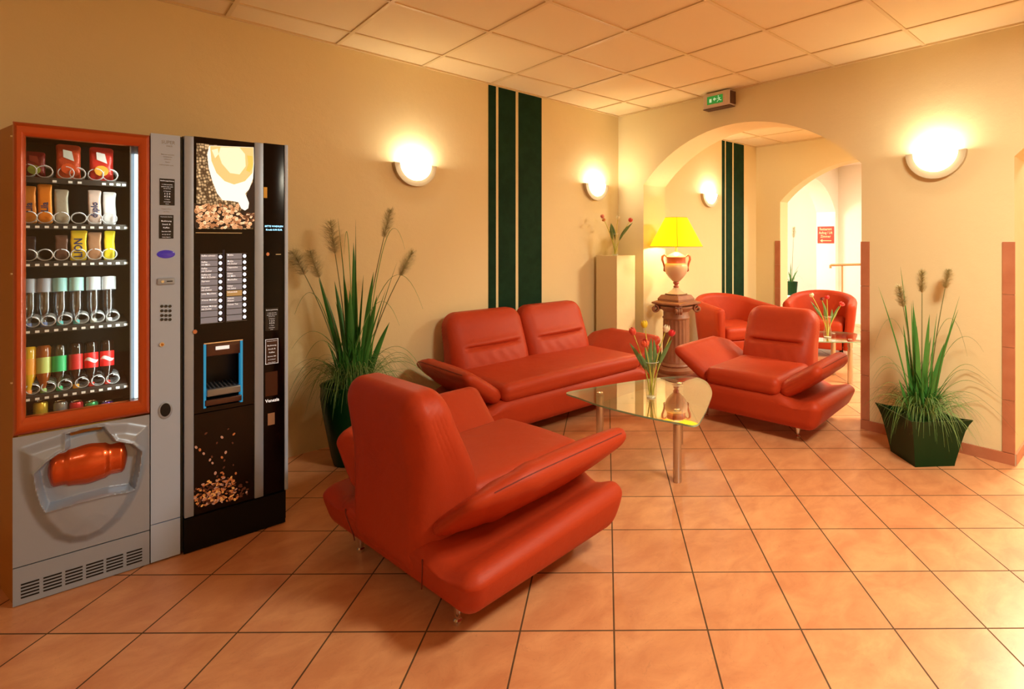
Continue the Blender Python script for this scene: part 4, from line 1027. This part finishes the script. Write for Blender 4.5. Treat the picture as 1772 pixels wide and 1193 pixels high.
bottle('clear bottle with bright green label and green cap', GD, C8[2], DEP + 0.035, z5, thin_glass('green_plastic', (0.70, 0.85, 0.74), 0.12, 0.15), (0.03, 0.50, 0.16), (0.03, 0.50, 0.18))
bottle('dark cola bottle with red label and orange cap', GD, C8[3], DEP + 0.035, z5, COLA, (0.55, 0.02, 0.02), (0.80, 0.35, 0.03), swirl=False)
bottle('dark cola bottle with red label and red cap beside the orange capped one', GD, C8[4], DEP + 0.035, z5, COLA, (0.75, 0.015, 0.015), (0.70, 0.04, 0.03), swirl=True)
bottle('dark cola bottle with red label, rightmost on the soft drink shelf', GD, C8[5], DEP + 0.035, z5, COLA, (0.78, 0.02, 0.02), (0.72, 0.05, 0.04), swirl=True)
GK = 'drink cans on the bottom vending shelf'
for (p, c, lab) in ((69, (0.80, 0.55, 0.06), 'yellow drink can on the bottom shelf'), (104, (0.30, 0.31, 0.30), 'grey silver drink can on the bottom shelf'), (132, (0.70, 0.03, 0.04), 'red drink can on the bottom shelf'), (158, (0.05, 0.42, 0.14), 'green and silver drink can on the bottom shelf'), (186, (0.16, 0.04, 0.40), 'purple drink can on the bottom shelf')):
    x = sh(p, 700)[0]; t = thing('drink_can', lab, 'can', (x, VF + DEP + 0.04, 0.6505), 0, GK)
    hh = sh(p, 697)[1] - 0.65 - 0.003
    MB().lathe([(0.017, 0), (0.0215, 0.006), (0.0215, hh - 0.010), (0.0175, hh - 0.002)], 24).build('can_body', mat('can_%d_%d_%d' % tuple(int(q * 99) for q in c), c, 0.25, metal=0.4), t, smooth=40)
    MB().lathe([(0.0175, hh - 0.002), (0.0180, hh), (0.0165, hh), (0.016, hh - 0.003), (0, hh - 0.003)], 24, cap=False).build('can_lid', M_CHROME, t, smooth=40)

# --- moulded lower panel with shield bulge and pocket (a height field)
def sdp(poly, x, y):
    d = 1e9; ins = False; n = len(poly); j = n - 1
    for i in range(n):
        xi, yi = poly[i]; xj, yj = poly[j]; ex, ey = xj - xi, yj - yi; wx, wy = x - xi, y - yi
        q = max(0, min(1, (wx * ex + wy * ey) / (ex * ex + ey * ey))); bx, by = wx - ex * q, wy - ey * q; d = min(d, bx * bx + by * by)
        if (yi > y) != (yj > y) and x < (xj - xi) * (y - yi) / (yj - yi) + xi: ins = not ins
        j = i
    return (-1 if ins else 1) * math.sqrt(d)
K3 = 330 / 1094.0
def c3p(cx, cy): return fr(cx * K3, 700 + cy * K3)
shield = [c3p(*p) for p in ((92, 262), (120, 240), (240, 200), (380, 155), (500, 125), (620, 104), (740, 100), (852, 118), (858, 240), (850, 340), (820, 450), (770, 560), (700, 660), (600, 745), (500, 790), (400, 806), (300, 780), (215, 700), (155, 600), (115, 500), (100, 400))]
pocket = [c3p(*p) for p in ((196, 388), (262, 318), (330, 270), (372, 248), (374, 168), (480, 138), (598, 122), (640, 165), (664, 196), (760, 214), (815, 262), (800, 380), (776, 484), (620, 500), (440, 545), (262, 604), (235, 560), (212, 480))]
hf = MB(); nx, nz = 110, 140; X0, X1, Z0, Z1 = -0.199, 0.197, 0.152, 0.648; vs = []; fs = []
for j in range(nz + 1):
    for i in range(nx + 1):
        x = X0 + (X1 - X0) * i / nx; z = Z0 + (Z1 - Z0) * j / nz
        d = sdp(shield, x, z); y = -0.030 * ease(0.0, 0.045, -d) - 0.014 * ease(0.02, 0.12, -d)
        dp = sdp(pocket, x, z)
        y -= 0.006 * math.exp(-(dp / 0.006) ** 2)
        y += 0.055 * ease(0.0, 0.016, -dp)
        vs.append((x, y, z))
for j in range(nz):
    for i in range(nx):
        a = j * (nx + 1) + i; fs.append((a, a + 1, a + nx + 2, a + nx + 1))
hf.add(vs, fs); hf.build('moulded_panel', M_SILVER, vm, smooth=60)
# orange delivery flap: ribbed barrel
fl = MB()
a0 = c3p(272, 400); a1 = c3p(731, 345); xl, xr = a0[0], a1[0]; zc_ = (c3p(400, 360)[1] + c3p(600, 340)[1]) / 2
n = 28; m_ = 20; vs = []; fs = []
for i in range(n + 1):
    u = i / n; x = xl + (xr - xl) * u
    rr = 0.068 + 0.009 * (ease(0.20, 0.25, u) - ease(0.72, 0.77, u)); e = min(u, 1 - u); rr *= math.sqrt(max(0.02, 1 - ((0.08 - min(e, 0.08)) / 0.085) ** 2)) if e < 0.08 else 1
    rr *= 1.0 + 0.10 * ease(0.5, 1.0, 1 - abs(u - 0.5) * 2)
    for k in range(m_ + 1):
        a = math.pi * k / m_; vs.append((x, 0.030 - rr * 0.70 * math.sin(a), zc_ + rr * math.cos(a)))
for i in range(n):
    for k in range(m_): q = i * (m_ + 1) + k; fs.append((q, q + 1, q + m_ + 2, q + m_ + 1))
fl.add(vs, fs); fl.build('delivery_flap', M_FLAP, vm, smooth=50)
# kick panel with vent slots
kp = MB(); kp.box(-0.199, 0.197, 0.002, 0.03, 0.004, 0.147); kp.build('kick_panel', M_SILVER, vm)
gpx = [(36, 68), (75, 107), (113, 143), (149, 179), (184, 213), (219, 246)]
for (p, q) in gpx:
    x0, x1 = fr(p, 1000)[0], fr(q, 1000)[0]; sv = MB()
    for i in range(5): z = 0.027 + i * 0.0125; sv.box(x0, x1, 0.0005, 0.004, z, z + 0.0055)
    sv.build('vent_slots', M_VOID, vm)
MB().box(-0.199, 0.197, 0.010, 0.03, 0.145, 0.154).build('shadow_gap', M_VOID, vm)

# --- pay column of the snack machine
pc = MB(); pc.box(0.2005, 0.300, -0.004, 0.60, 0.172, 1.862); pc.box(0.2005, 0.300, -0.004, 0.60, 0.008, 0.168)
pay = pc.build('pay_column', M_SILVERL, vm)
gapb = MB(); gapb.box(0.300, 0.310, 0.01, 0.60, 0.01, 1.86); gapb.build('side_gap', mat('dark_teal_gap', (0.012, 0.022, 0.022), 0.4), vm)
def pf(px, py): return fr(px, py)
yF = -0.0045
def plate(name, x0, x1, z0, z1, m, parent, y=yF, th=0.0015): return MB().box(x0, x1, y - th, y, z0, z1).build(name, m, parent)
M_STICK = mat('black_sticker', (0.012, 0.012, 0.010), 0.4)
def sticker(name, pxs, lines, parent, y=yF, m=M_STICK, tm=M_TEXTW, border=False):
    (x0, z1), (x1, z0) = pf(*pxs[0]), pf(*pxs[1])
    if z0 > z1: z0, z1 = z1, z0
    o = plate(name, x0, x1, z0, z1, m, parent, y)
    mb = MB(); w = x1 - x0; h = z1 - z0; cx = (x0 + x1) / 2
    for (txt, fz, sz) in lines:
        v, f = text_mesh(txt, sz * w, 'CENTER', 0, 0.0)
        if not v: continue
        tw = max(p[0] for p in v) - min(p[0] for p in v); sxx = min(1.0, 0.9 * w / tw)
        mb.add([(cx + p[0] * sxx, y - 0.0018, z0 + h * fz + p[1]) for p in v], f)
    if border:
        for (a, b, c, d) in ((x0, x1, z1 - 0.0015, z1), (x0, x1, z0, z0 + 0.0015), (x0, x0 + 0.0015, z0, z1), (x1 - 0.0015, x1, z0, z1)): mb.box(a, b, y - 0.0022, y - 0.0016, c, d)
    mb.build('printing', tm, o); return o
L1 = [('Bedienungsanleitung', .92, .13), ('1. Geld einwerfen', .78, .10), ('passend oder mehr', .70, .10), ('als der Preis', .63, .10), ('2. Nummer', .53, .10), ('1 2 3', .43, .20), ('4 5 6', .33, .20), ('3. Ware', .22, .10), ('entnehmen', .13, .10), ('Danke', .05, .08)]
L2 = [('Technischer Service', .92, .10), ('Bedienung', .74, .17), ('Snack &', .60, .18), ('Kaffee', .46, .18), ('Service 24h', .30, .14), ('01 23 45 67', .17, .12), ('Guten Appetit', .06, .10)]
sticker('instruction_sticker', ((276, 309), (302, 356)), L1, pay)
sticker('service_sticker', ((275, 372), (300, 413)), L2, pay)
hd = MB()
for (px, py, txt, s_) in ((291, 247, 'SUPER', 0.021), (293, 253, 'snack', 0.012), (290, 268, 'Bitte nur passende', 0.0075), (290, 272, 'Geldstuecke', 0.0075), (290, 276, 'einwerfen', 0.0075), (290, 281, 'Danke', 0.0075), (288, 286, 'Geldrueckgabe unten', 0.007), (288, 362, 'Preise in Euro', 0.0075), (288, 367, 'inkl. MwSt.', 0.006)):
    c_ = pf(px, py); add_text(hd, txt, s_, lambda a, b: (c_[0] + a, yF - 0.0004, c_[1] + b), 'CENTER', 0, 0.0, 0.8)
hd.build('printing', M_TEXTD, pay)
def disc(name, px, py, rx, rz_, m, parent, y=yF, th=0.003, bev=0.001):
    c_ = pf(px, py); mb = MB(); n = 28; o = []
    for (k, yy) in ((1.0, y), (1.0, y - th + bev), (0.92, y - th), (0.0, y - th)):
        for i in range(n): a = 2 * math.pi * i / n; o.append((c_[0] + rx * k * math.cos(a), yy, c_[1] + rz_ * k * math.sin(a)))
    f = [(i * n + k, i * n + (k + 1) % n, (i + 1) * n + (k + 1) % n, (i + 1) * n + k) for i in range(3) for k in range(n)]
    mb.add(o, f); return mb.build(name, m, parent, smooth=40)
disc('display', 287, 440, 0.031, 0.0175, mat('violet_display', (0.03, 0.02, 0.16), 0.15, coat=0.5, emit=(0.05, 0.03, 0.35), estr=0.35), pay)
(cx_, cz_) = pf(287, 487)
MB().rbox((cx_, yF - 0.003, cz_), (0.030, 0.004, 0.0145), 0.0139, 8).build('coin_plate', M_SILVER, pay, smooth=50)
MB().box(cx_ + 0.002, cx_ + 0.022, yF - 0.0078, yF - 0.006, cz_ - 0.002, cz_ + 0.002).build('coin_slot', M_VOID, pay)
disc('reject_button', 281, 487.5, 0.006, 0.006, M_CHROME, pay, y=yF - 0.0069)
for i, py in enumerate((530, 538, 546, 553)):
    for j, px in enumerate((280, 287, 294)):
        disc('key', px, py, 0.0056, 0.0062, mat('key_grey', (0.05, 0.055, 0.06), 0.3, metal=0.5), pay)
disc('lock', 280, 596, 0.009, 0.010, M_CHROME, pay, th=0.006); disc('lock_core', 280.5, 596, 0.005, 0.006, mat('brass', (0.45, 0.26, 0.08), 0.3, metal=1), pay, y=yF - 0.006)
disc('return_ring', 286, 710, 0.024, 0.036, M_SILVER, pay, th=0.004); disc('return_cup', 286, 709, 0.018, 0.029, M_VOID, pay, y=yF - 0.004, th=0.0006, bev=0.0002)

# ---------------------------------------------------------------- coffee machine
cf = thing('coffee_machine', 'black hot drinks vending machine with coffee pictures and silver strips', 'vending machine', (0, VF, 0))
u0, u1 = 0.3115, 0.722
bd = MB(); bd.box(u0 + 0.001, u1, 0.16, bk + 0.01, 0.0, 1.868); bd.box(u0 + 0.001, u1, 0.04, 0.16, 0.0, 0.634); bd.box(u0 + 0.001, u1, 0.04, 0.16, 0.930, 1.868); bd.box(u0 + 0.001, 0.384, 0.04, 0.16, 0.634, 0.930); bd.box(0.532, u1, 0.04, 0.16, 0.634, 0.930); bd.build('cabinet', M_BLACKM, cf)
pb = MB(); pb.box(u0, u1 - 0.014, -0.012, 0.05, 0.004, 0.155); pb.build('plinth', M_BLACKM, cf)
def fbox(name, x0, x1, z0, z1, m, y0=-0.002, y1=0.04, bev=0.003, parent=cf): return MB().rbox(((x0 + x1) / 2, (y0 + y1) / 2, (z0 + z1) / 2), ((x1 - x0) / 2, (y1 - y0) / 2, (z1 - z0) / 2), bev, 2).build(name, m, parent, smooth=40)
fbox('silver_strip', 0.314, 0.348, 0.158, 1.866, M_SILVER, -0.006)
fbox('silver_strip', 0.580, 0.617, 0.158, 1.870, M_SILVER, -0.006)
fbox('silver_strip', 0.707, 0.7225, 0.158, 1.874, M_SILVERL, -0.004)
fbox('side_door', 0.6175, 0.7065, 0.158, 1.872, M_BLACK, -0.002)
# centre door around the niche
nx0, nx1, nz0, nz1 = 0.384, 0.532, 0.634, 0.930
cd = MB(); cd.box(0.3485, 0.5795, 0.0, 0.04, nz1, 1.868); cd.box(0.3485, nx0, 0.0, 0.04, nz0, nz1); cd.box(nx1, 0.5795, 0.0, 0.04, nz0, nz1); cd.box(0.3485, 0.5795, 0.0, 0.04, 0.615, nz0)
cd.build('upper_door', M_BROWNPANEL, cf)
ld = MB(); ld.box(0.3485, 0.5795, 0.0, 0.04, 0.158, 0.611); lowd = ld.build('lower_door', M_BROWNPANEL, cf)
MB().box(0.355, 0.53, -0.001, 0.0, 1.432, 1.4345).build('chrome_line', M_CHROME, cf)
# niche: the cabinet is cut by building its hollow as separate walls in front of it
nb_ = MB(); nb_.box(nx0, nx1, 0.155, 0.159, nz0, nz1); 
niche = nb_.build('niche_back', mat('niche_dark', (0.014, 0.009, 0.006), 0.3, spec=0.3), cf)
for sx_ in (0, 1):
    x = nx0 + 0.004 if sx_ == 0 else nx1 - 0.004
    b_ = MB(); b_.box(x - 0.0045, x + 0.0045, -0.006, 0.034, nz0, nz1 - 0.006); b_.build('blue_strip', M_BLUE, niche)
MB().rbox(((nx0 + nx1) / 2, 0.008, nz1 - 0.034), ((nx1 - nx0) / 2 - 0.009, 0.012, 0.030), 0.004, 3).build('cup_hood', mat('smoked_chrome', (0.10, 0.055, 0.045), 0.22, metal=0.6), niche, smooth=40)
MB().box(nx0, nx1, -0.010, 0.0, nz1 - 0.004, nz1 + 0.001).build('top_edge', M_CHROME, niche)
MB().rbox(((nx0 + nx1) / 2, 0.066, nz0 + 0.068), ((nx1 - nx0) / 2 - 0.010, 0.086, 0.016), 0.004, 3).build('drip_tray', mat('tray_grey', (0.26, 0.27, 0.28), 0.25, metal=0.4), niche, smooth=40)
MB().rbox(((nx0 + nx1) / 2, -0.004, nz0 + 0.022), ((nx1 - nx0) / 2 - 0.004, 0.008, 0.014), 0.004, 3).build('tray_lip', mat('smoked_chrome', (0.25, 0.12, 0.09), 0.2, metal=0.9), niche, smooth=40)
gr_ = MB()
for i in range(8): gr_.box(nx0 + 0.016 + i * 0.0155, nx0 + 0.024 + i * 0.0155, 0.0, 0.14, nz0 + 0.0842, nz0 + 0.0850)
gr_.build('tray_slots', M_VOID, niche)
MB().box((nx0 + nx1) / 2 - 0.03, (nx0 + nx1) / 2 + 0.022, -0.0062, -0.004, nz1 - 0.036, nz1 - 0.020).build('hood_print', M_TEXTW, niche)

# backlit picture: cup of coffee on burlap with beans
def burlap():
    m = bpy.data.materials.new('burlap_picture'); nt, N, L = nodes_of(m); b = N['Principled BSDF']
    tc = N.new('ShaderNodeTexCoord'); mp = N.new('ShaderNodeMapping'); mp.inputs['Rotation'].default_value = (0, R(12), 0); mp.inputs['Scale'].default_value = (1, 1, 0.8)
    v = N.new('ShaderNodeTexVoronoi'); v.inputs['Scale'].default_value = 95; v.inputs['Randomness'].default_value = 0.55
    n_ = N.new('ShaderNodeTexNoise'); n_.inputs['Scale'].default_value = 18
    cr = N.new('ShaderNodeValToRGB'); cr.color_ramp.elements[0].position = 0.15; cr.color_ramp.elements[1].position = 0.62
    cr.color_ramp.elements[0].color = (0.80, 0.62, 0.34, 1); cr.color_ramp.elements[1].color = (0.07, 0.04, 0.015, 1)
    L.new(tc.outputs['Object'], mp.inputs['Vector']); L.new(mp.outputs['Vector'], v.inputs['Vector']); L.new(v.outputs['Distance'], cr.inputs['Fac'])
    L.new(cr.outputs['Color'], b.inputs['Base Color']); L.new(cr.outputs['Color'], b.inputs['Emission Color']); b.inputs['Emission Strength'].default_value = 0.55
    return m
pz0, pz1, pxa, pxb = 1.452, 1.838, 0.358, 0.575
picp = MB().box(pxa, pxb, -0.003, -0.0005, pz0, pz1).build('lit_picture', burlap(), cf)
def poly2(mb, pts, y, mi=0):
    tr = tessellate_polygon([[Vector((p[0], p[1], 0)) for p in pts]]); mb.add([(p[0], y, p[1]) for p in pts], [tuple(t) for t in tr], mi)
def ell(cx, cz, a, b, rot=0, n=28):
    return [(cx + a * math.cos(t) * math.cos(rot) - b * math.sin(t) * math.sin(rot), cz + a * math.cos(t) * math.sin(rot) + b * math.sin(t) * math.cos(rot)) for t in [2 * math.pi * i / n for i in range(n)]]
K4 = 260 / 1108.0
def q4(cx, cy): return fr(250 + cx * K4, 220 + cy * K4)
bg = MB(); poly2(bg, [q4(*p) for p in ((365, 126), (822, 148), (822, 750), (362, 750))][::-1], -0.0031)   # dark shadow side of the picture
dk = MB(); poly2(dk, [q4(*p) for p in ((760, 480), (800, 400), (818, 420), (815, 745), (370, 745), (362, 560), (560, 590), (700, 640))], -0.0032); dk.build('picture_shadow', mat('picture_dark', (0.03, 0.015, 0.008), 0.5), picp)
cup = MB()
poly2(cup, [q4(*p) for p in ((478, 137), (804, 150), (806, 270), (800, 380), (770, 460), (742, 490), (770, 560), (764, 600), (740, 616), (712, 600), (690, 555), (640, 545), (575, 540), (535, 490), (500, 400), (472, 300), (462, 200))], -0.0034)
cup.build('picture_cup', mat('picture_white', (0.9, 0.93, 0.9), 0.5, emit=(0.95, 1.0, 0.92), estr=0.55), picp)
cof = MB(); poly2(cof, [q4(*p) for p in ((482, 140), (802, 152), (803, 260), (795, 340), (740, 400), (660, 425), (590, 400), (530, 340), (492, 250))], -0.0036)
cof.build('picture_coffee', mat('picture_foam', (0.8, 0.5, 0.18), 0.5, emit=(1.0, 0.66, 0.26), estr=0.48), picp)
fo_ = MB(); poly2(fo_, [q4(*p) for p in ((560, 150), (700, 152), (740, 200), (745, 290), (700, 350), (630, 340), (570, 270), (545, 200))], -0.0038); poly2(fo_, [q4(*p) for p in ((495, 170), (540, 160), (545, 200), (520, 230))], -0.0038)
fo_.build('picture_foam', mat('picture_cream', (0.95, 0.9, 0.75), 0.5, emit=(1, 0.90, 0.62), estr=0.5), picp)
br_ = MB(); poly2(br_, [q4(*p) for p in ((755, 210), (795, 215), (800, 290), (775, 335), (748, 320), (765, 270))], -0.0038)
br_.build('picture_crema', mat('picture_crema', (0.8, 0.45, 0.1), 0.5, emit=(0.9, 0.45, 0.08), estr=0.7), picp)
BM = [mat('bean_%d' % i, c, 0.5, emit=c, estr=e) for i, (c, e) in enumerate((((0.62, 0.36, 0.18), 0.6), ((0.40, 0.18, 0.07), 0.5), ((0.80, 0.58, 0.36), 0.7), ((0.13, 0.05, 0.02), 0.4)))]
rnd = random.Random(4); bn = MB()
for i in range(230):
    cx, cy = rnd.uniform(375, 812), rnd.uniform(575, 745)
    if cy < 560 + abs(cx - 600) * 0.10: continue
    if cx > 690 and cy < 640: continue
    c_ = q4(cx, cy); ro = rnd.uniform(0, 3.14); yy = -0.0040 - 0.0001 * (i % 12)
    far = cx > 700
    poly2(bn, ell(c_[0], c_[1], 0.0085, 0.0055, ro, 12), yy, 3 if far and rnd.random() < 0.6 else rnd.choice((0, 0, 1, 2)))
    poly2(bn, ell(c_[0], c_[1], 0.007, 0.0007, ro, 6), yy - 0.00005, 3)
bn.build('picture_beans', BM, picp)
# lower picture: beans falling onto a heap
K6 = 260 / 1193.0
def q6(cx, cy): return fr(250 + cx * K6, 720 + cy * K6)
lb_ = MB(); BL = [mat('glow_bean_%d' % i, c, 0.5, emit=c, estr=e) for i, (c, e) in enumerate((((0.42, 0.12, 0.03), 0.35), ((0.62, 0.26, 0.06), 0.45), ((0.42, 0.20, 0.12), 0.35), ((0.09, 0.022, 0.008), 0.2)))]
def bean(mb, c_, s_, ro, mi, yy=-0.0006):
    poly2(mb, ell(c_[0], c_[1], 0.0068 * s_, 0.0042 * s_, ro, 12), yy, mi); poly2(mb, ell(c_[0], c_[1], 0.0055 * s_, 0.0005, ro, 6), yy - 0.0001, 3)
for (x, y, s_, m2) in ((410, 250, 1.1, 2), (440, 270, 1.1, 0), (470, 300, 1, 2), (535, 325, .9, 3), (520, 350, 1, 2), (540, 375, .9, 2), (615, 170, 1.1, 2), (488, 140, 1, 3), (665, 105, .7, 3), (710, 145, 1, 0), (575, 215, .8, 3), (700, 215, .8, 3), (645, 290, 1.1, 2), (615, 330, 1, 0), (635, 355, .8, 3), (563, 455, 1.2, 2), (630, 410, .9, 3), (705, 390, .7, 3)):
    bean(lb_, q6(x, y), s_, rnd.uniform(0.6, 2.2), m2)
for i in range(320):
    x = rnd.gauss(620, 115); y = rnd.uniform(450, 700); top = 455 + abs(x - 620) * 0.55 + (0 if rnd.random() < .9 else -60)
    if not (385 < x < 825) or y < top or y > 735 - (x - 385) * 0.20: continue
    mi = 3 if (x > 740 and rnd.random() < 0.6) else rnd.choice((0, 0, 1, 3, 3, 2))
    bean(lb_, q6(x, y), rnd.uniform(0.75, 1.05), rnd.uniform(0, 3.14), mi, -0.0006 - 0.00012 * (i % 10))
for i in range(60):
    x = rnd.uniform(390, 560); y = rnd.uniform(590, 715)
    if y > 735 - (x - 385) * 0.2 or y < 640 - (x - 390) * 0.5 * 0.6: continue
    bean(lb_, q6(x, y), 0.95, rnd.uniform(0, 3.14), rnd.choice((0, 1, 3)), -0.0006 - 0.00012 * (i % 10))
lb_.build('bean_picture', BL, lowd)
# selection buttons
rowz = [fr(366, 445 + i * 10.9)[1] for i in range(11)]
LT = [['Kaffee schwarz'], ['Kaffee', 'mit Milch'], ['Kaffee', 'mit Zucker'], ['Kaffee mit', 'Milch & Zucker'], ['Espresso'], ['Espresso', 'mit Zucker'], ['Latte Macchiato'], ['Wiener Melange'], ['Wiener Melange', 'mit Zucker'], [], []]
RT = [['Mokka'], ['Mokka', 'mit Zucker'], ['Cappuccino'], ['Kakao', 'mit Milch'], ['Milchkaffee'], ['Kakao', 'mit Sahne'], ['Schokolade'], ['Heisses', 'Wasser'], ['Heisser Tee'], [], []]
M_BTNL = mat('grey_button_plate', (0.20, 0.20, 0.22), 0.35, emit=(0.3, 0.3, 0.34), estr=0.25); M_BTNY = mat('ochre_button_plate', (0.42, 0.28, 0.12), 0.35, emit=(0.5, 0.33, 0.12), estr=0.25)
M_BTN = mat('lit_button', (0.8, 0.8, 0.95), 0.4, emit=(0.85, 0.87, 1.0), estr=0.9)
for (xa, xb, xc, T_) in ((0.373, 0.436, 0.4465, LT), (0.470, 0.530, 0.5405, RT)):
    for i in range(11):
        z = rowz[i] if xa < 0.4 else rowz[i] + 0.002
        pl_ = MB().box(xa, xb, -0.0025, -0.0003, z - 0.0128, z + 0.0122).build('drink_plate', M_BTNY if (T_ is RT and i == 6) else M_BTNL, cf)
        b_ = MB(); n = 16; o = []
        for (k, yy) in ((1, -0.0003), (1, -0.003), (0.8, -0.004), (0, -0.004)):
            for a in range(n): o.append((xc + 0.0065 * k * math.cos(6.2832 * a / n), yy, z + 0.0085 * k * math.sin(6.2832 * a / n)))
        b_.add(o, [(q * n + k, q * n + (k + 1) % n, (q + 1) * n + (k + 1) % n, (q + 1) * n + k) for q in range(3) for k in range(n)]); b_.build('selection_button', M_BTN, cf, smooth=40)
        if T_[i]:
            tm = MB()
            for li_, s_ in enumerate(T_[i]): add_text(tm, s_, 0.0105, lambda a, b, li_=li_: (xa + 0.003 + a, -0.0029, z + (0.006 if li_ == 0 else -0.006) + b), 'LEFT', 0, 0.0002, 0.80)
            tm.build('lettering', M_TEXTW, pl_)
for (xa, xb) in ((0.371, 0.456), (0.468, 0.550)):
    sl = MB()
    for i in range(12): z = rowz[0] + 0.0145 - i * (rowz[0] - rowz[1]); sl.box(xa, xb, -0.0012, -0.0003, z - 0.0006, z + 0.0006)
    sl.build('divider_lines', M_TEXTD, cf)
MB().box(0.455, 0.463, -0.001, 0, 1.02, 1.355).build('centre_bar', mat('navy_bar', (0.01, 0.012, 0.05), 0.3), cf)
# right strip details
disc('door_lock', 337, 574, 0.008, 0.010, mat('copper_lock', (0.6, 0.3, 0.2), 0.3, metal=1), cf, y=-0.006, th=0.006)
disc('strip_lock', 463, 440, 0.007, 0.009, mat('copper_lock', (0.6, 0.3, 0.2), 0.3, metal=1), cf, y=-0.002, th=0.005)
a_ = fr(477, 441); MB().box(a_[0], a_[0] + 0.022, -0.003, -0.002, a_[1], a_[1] + 0.003).build('coin_slot', M_CHROME, cf)
dsp = MB()
for (py, tx_) in ((392, 'BITTE WAEHLEN'), (398, 'Kredit 0.00 EUR')):
    c_ = fr(474, py); add_text(dsp, tx_, 0.0115, lambda a, b: (c_[0] + a, -0.0026, c_[1] + b), 'CENTER', 0, 0.0003, 0.9)
dsp.build('display_text', glow('cyan_text', (0.1, 0.6, 0.9), 1.4), cf)
(ya, yb), (yc, yd) = fr(456, 324), fr(462, 343)
MB().box(ya, yc, -0.0045, -0.0022, yd, yb).build('yellow_sticker', mat('sticker_yellow', (0.75, 0.45, 0.04), 0.4), cf)
M_STB = mat('brown_sticker', (0.05, 0.02, 0.012), 0.4)
sticker('instruction_sticker', ((459, 534), (481, 571)), L1, cf, y=-0.0022, m=M_STICK)
sticker('service_sticker', ((459, 588), (481, 628)), L2, cf, y=-0.0022, m=M_STB, border=True)
(x0_, z0_), (x1_, z1__) = fr(459, 645), fr(480, 683)
MB().box(x0_, x1_, -0.003, -0.002, z1__, z0_).build('coin_flap', mat('brown_flap', (0.06, 0.018, 0.008), 0.3), cf)
c_ = fr(471, 693); nm_ = MB(); add_text(nm_, 'Venezia', 0.022, lambda a, b: (c_[0] + a, -0.0026, c_[1] + b), 'CENTER', 0, 0.0004, 0.85); nm_.build('machine_name', M_TEXTW, cf)
(x0_, z0_), (x1_, z1__) = fr(463, 716), fr(475, 734)
MB().box(x0_, x1_, -0.005, -0.002, z1__, z0_).build('return_plate', M_BRUSHED, cf)

# ---------------------------------------------------------------- added fill lamps and world light
def added_fill_lamp(label, x, y, z, energy, col, sz=0.6):  # unseen fill panel, added under the ceiling to brighten each room
    t = thing('added_fill_lamp', label, 'added fill light', (x, y, z - 0.001))
    MB().rbox((0, 0, -0.03), (sz / 2 + 0.03, sz / 2 + 0.03, 0.029), 0.01, 3).build('housing', M_CREAMTRIM, t)
    MB().box(-sz / 2, sz / 2, -sz / 2, sz / 2, -0.064, -0.0605).build('diffuser', glow('fill_diffuser', (1, 0.8, 0.52), 1.5), t)
    l_ = light('AREA', (0, 0, -0.07), energy, col, sz); l_.parent = t
for (i, (x, y, e)) in enumerate(((-1.1, 0.2, 5), (2.3, -0.2, 68))):
    added_fill_lamp('added flat square fill lamp under the ceiling in the %s of the front room' % ('left part' if i == 0 else 'right part'), x, y, ZC, e, (1, 0.92, 0.71))
added_fill_lamp('added flat square fill lamp under the ceiling in the next room', 5.7, 0.6, ZC, 105, (1, 0.94, 0.72))
added_fill_lamp('added flat square fill lamp under the ceiling in the far room', 8.2, 1.6, 2.66, 55, (1, 0.94, 0.76))
added_fill_lamp('added flat square fill lamp under the ceiling in the white passage', 7.6, 5.2, ZC, 60, (1, 0.97, 0.84))
w = bpy.data.worlds.new('world'); S.world = w; w.use_nodes = True
w.node_tree.nodes['Background'].inputs['Color'].default_value = (1, 0.72, 0.42, 1); w.node_tree.nodes['Background'].inputs['Strength'].default_value = 0.02

cam = bpy.data.cameras.new('camera'); co = bpy.data.objects.new('camera', cam); COL.objects.link(co)
co.location = (0, 0, CAMH); co.rotation_euler = (R(90), 0, -YAW)
cam.sensor_width = 36; cam.sensor_fit = 'HORIZONTAL'; cam.lens = FP / 1772 * 36
cam.shift_x = (886 - PX0) / 1772; cam.shift_y = (PY0 - 596.5) / 1772; cam.clip_start = 0.05
S.camera = co
S.view_settings.view_transform = 'Standard'; S.view_settings.look = 'None'; S.view_settings.gamma = 1; S.view_settings.use_curve_mapping = False
S.view_settings.exposure = 0.55
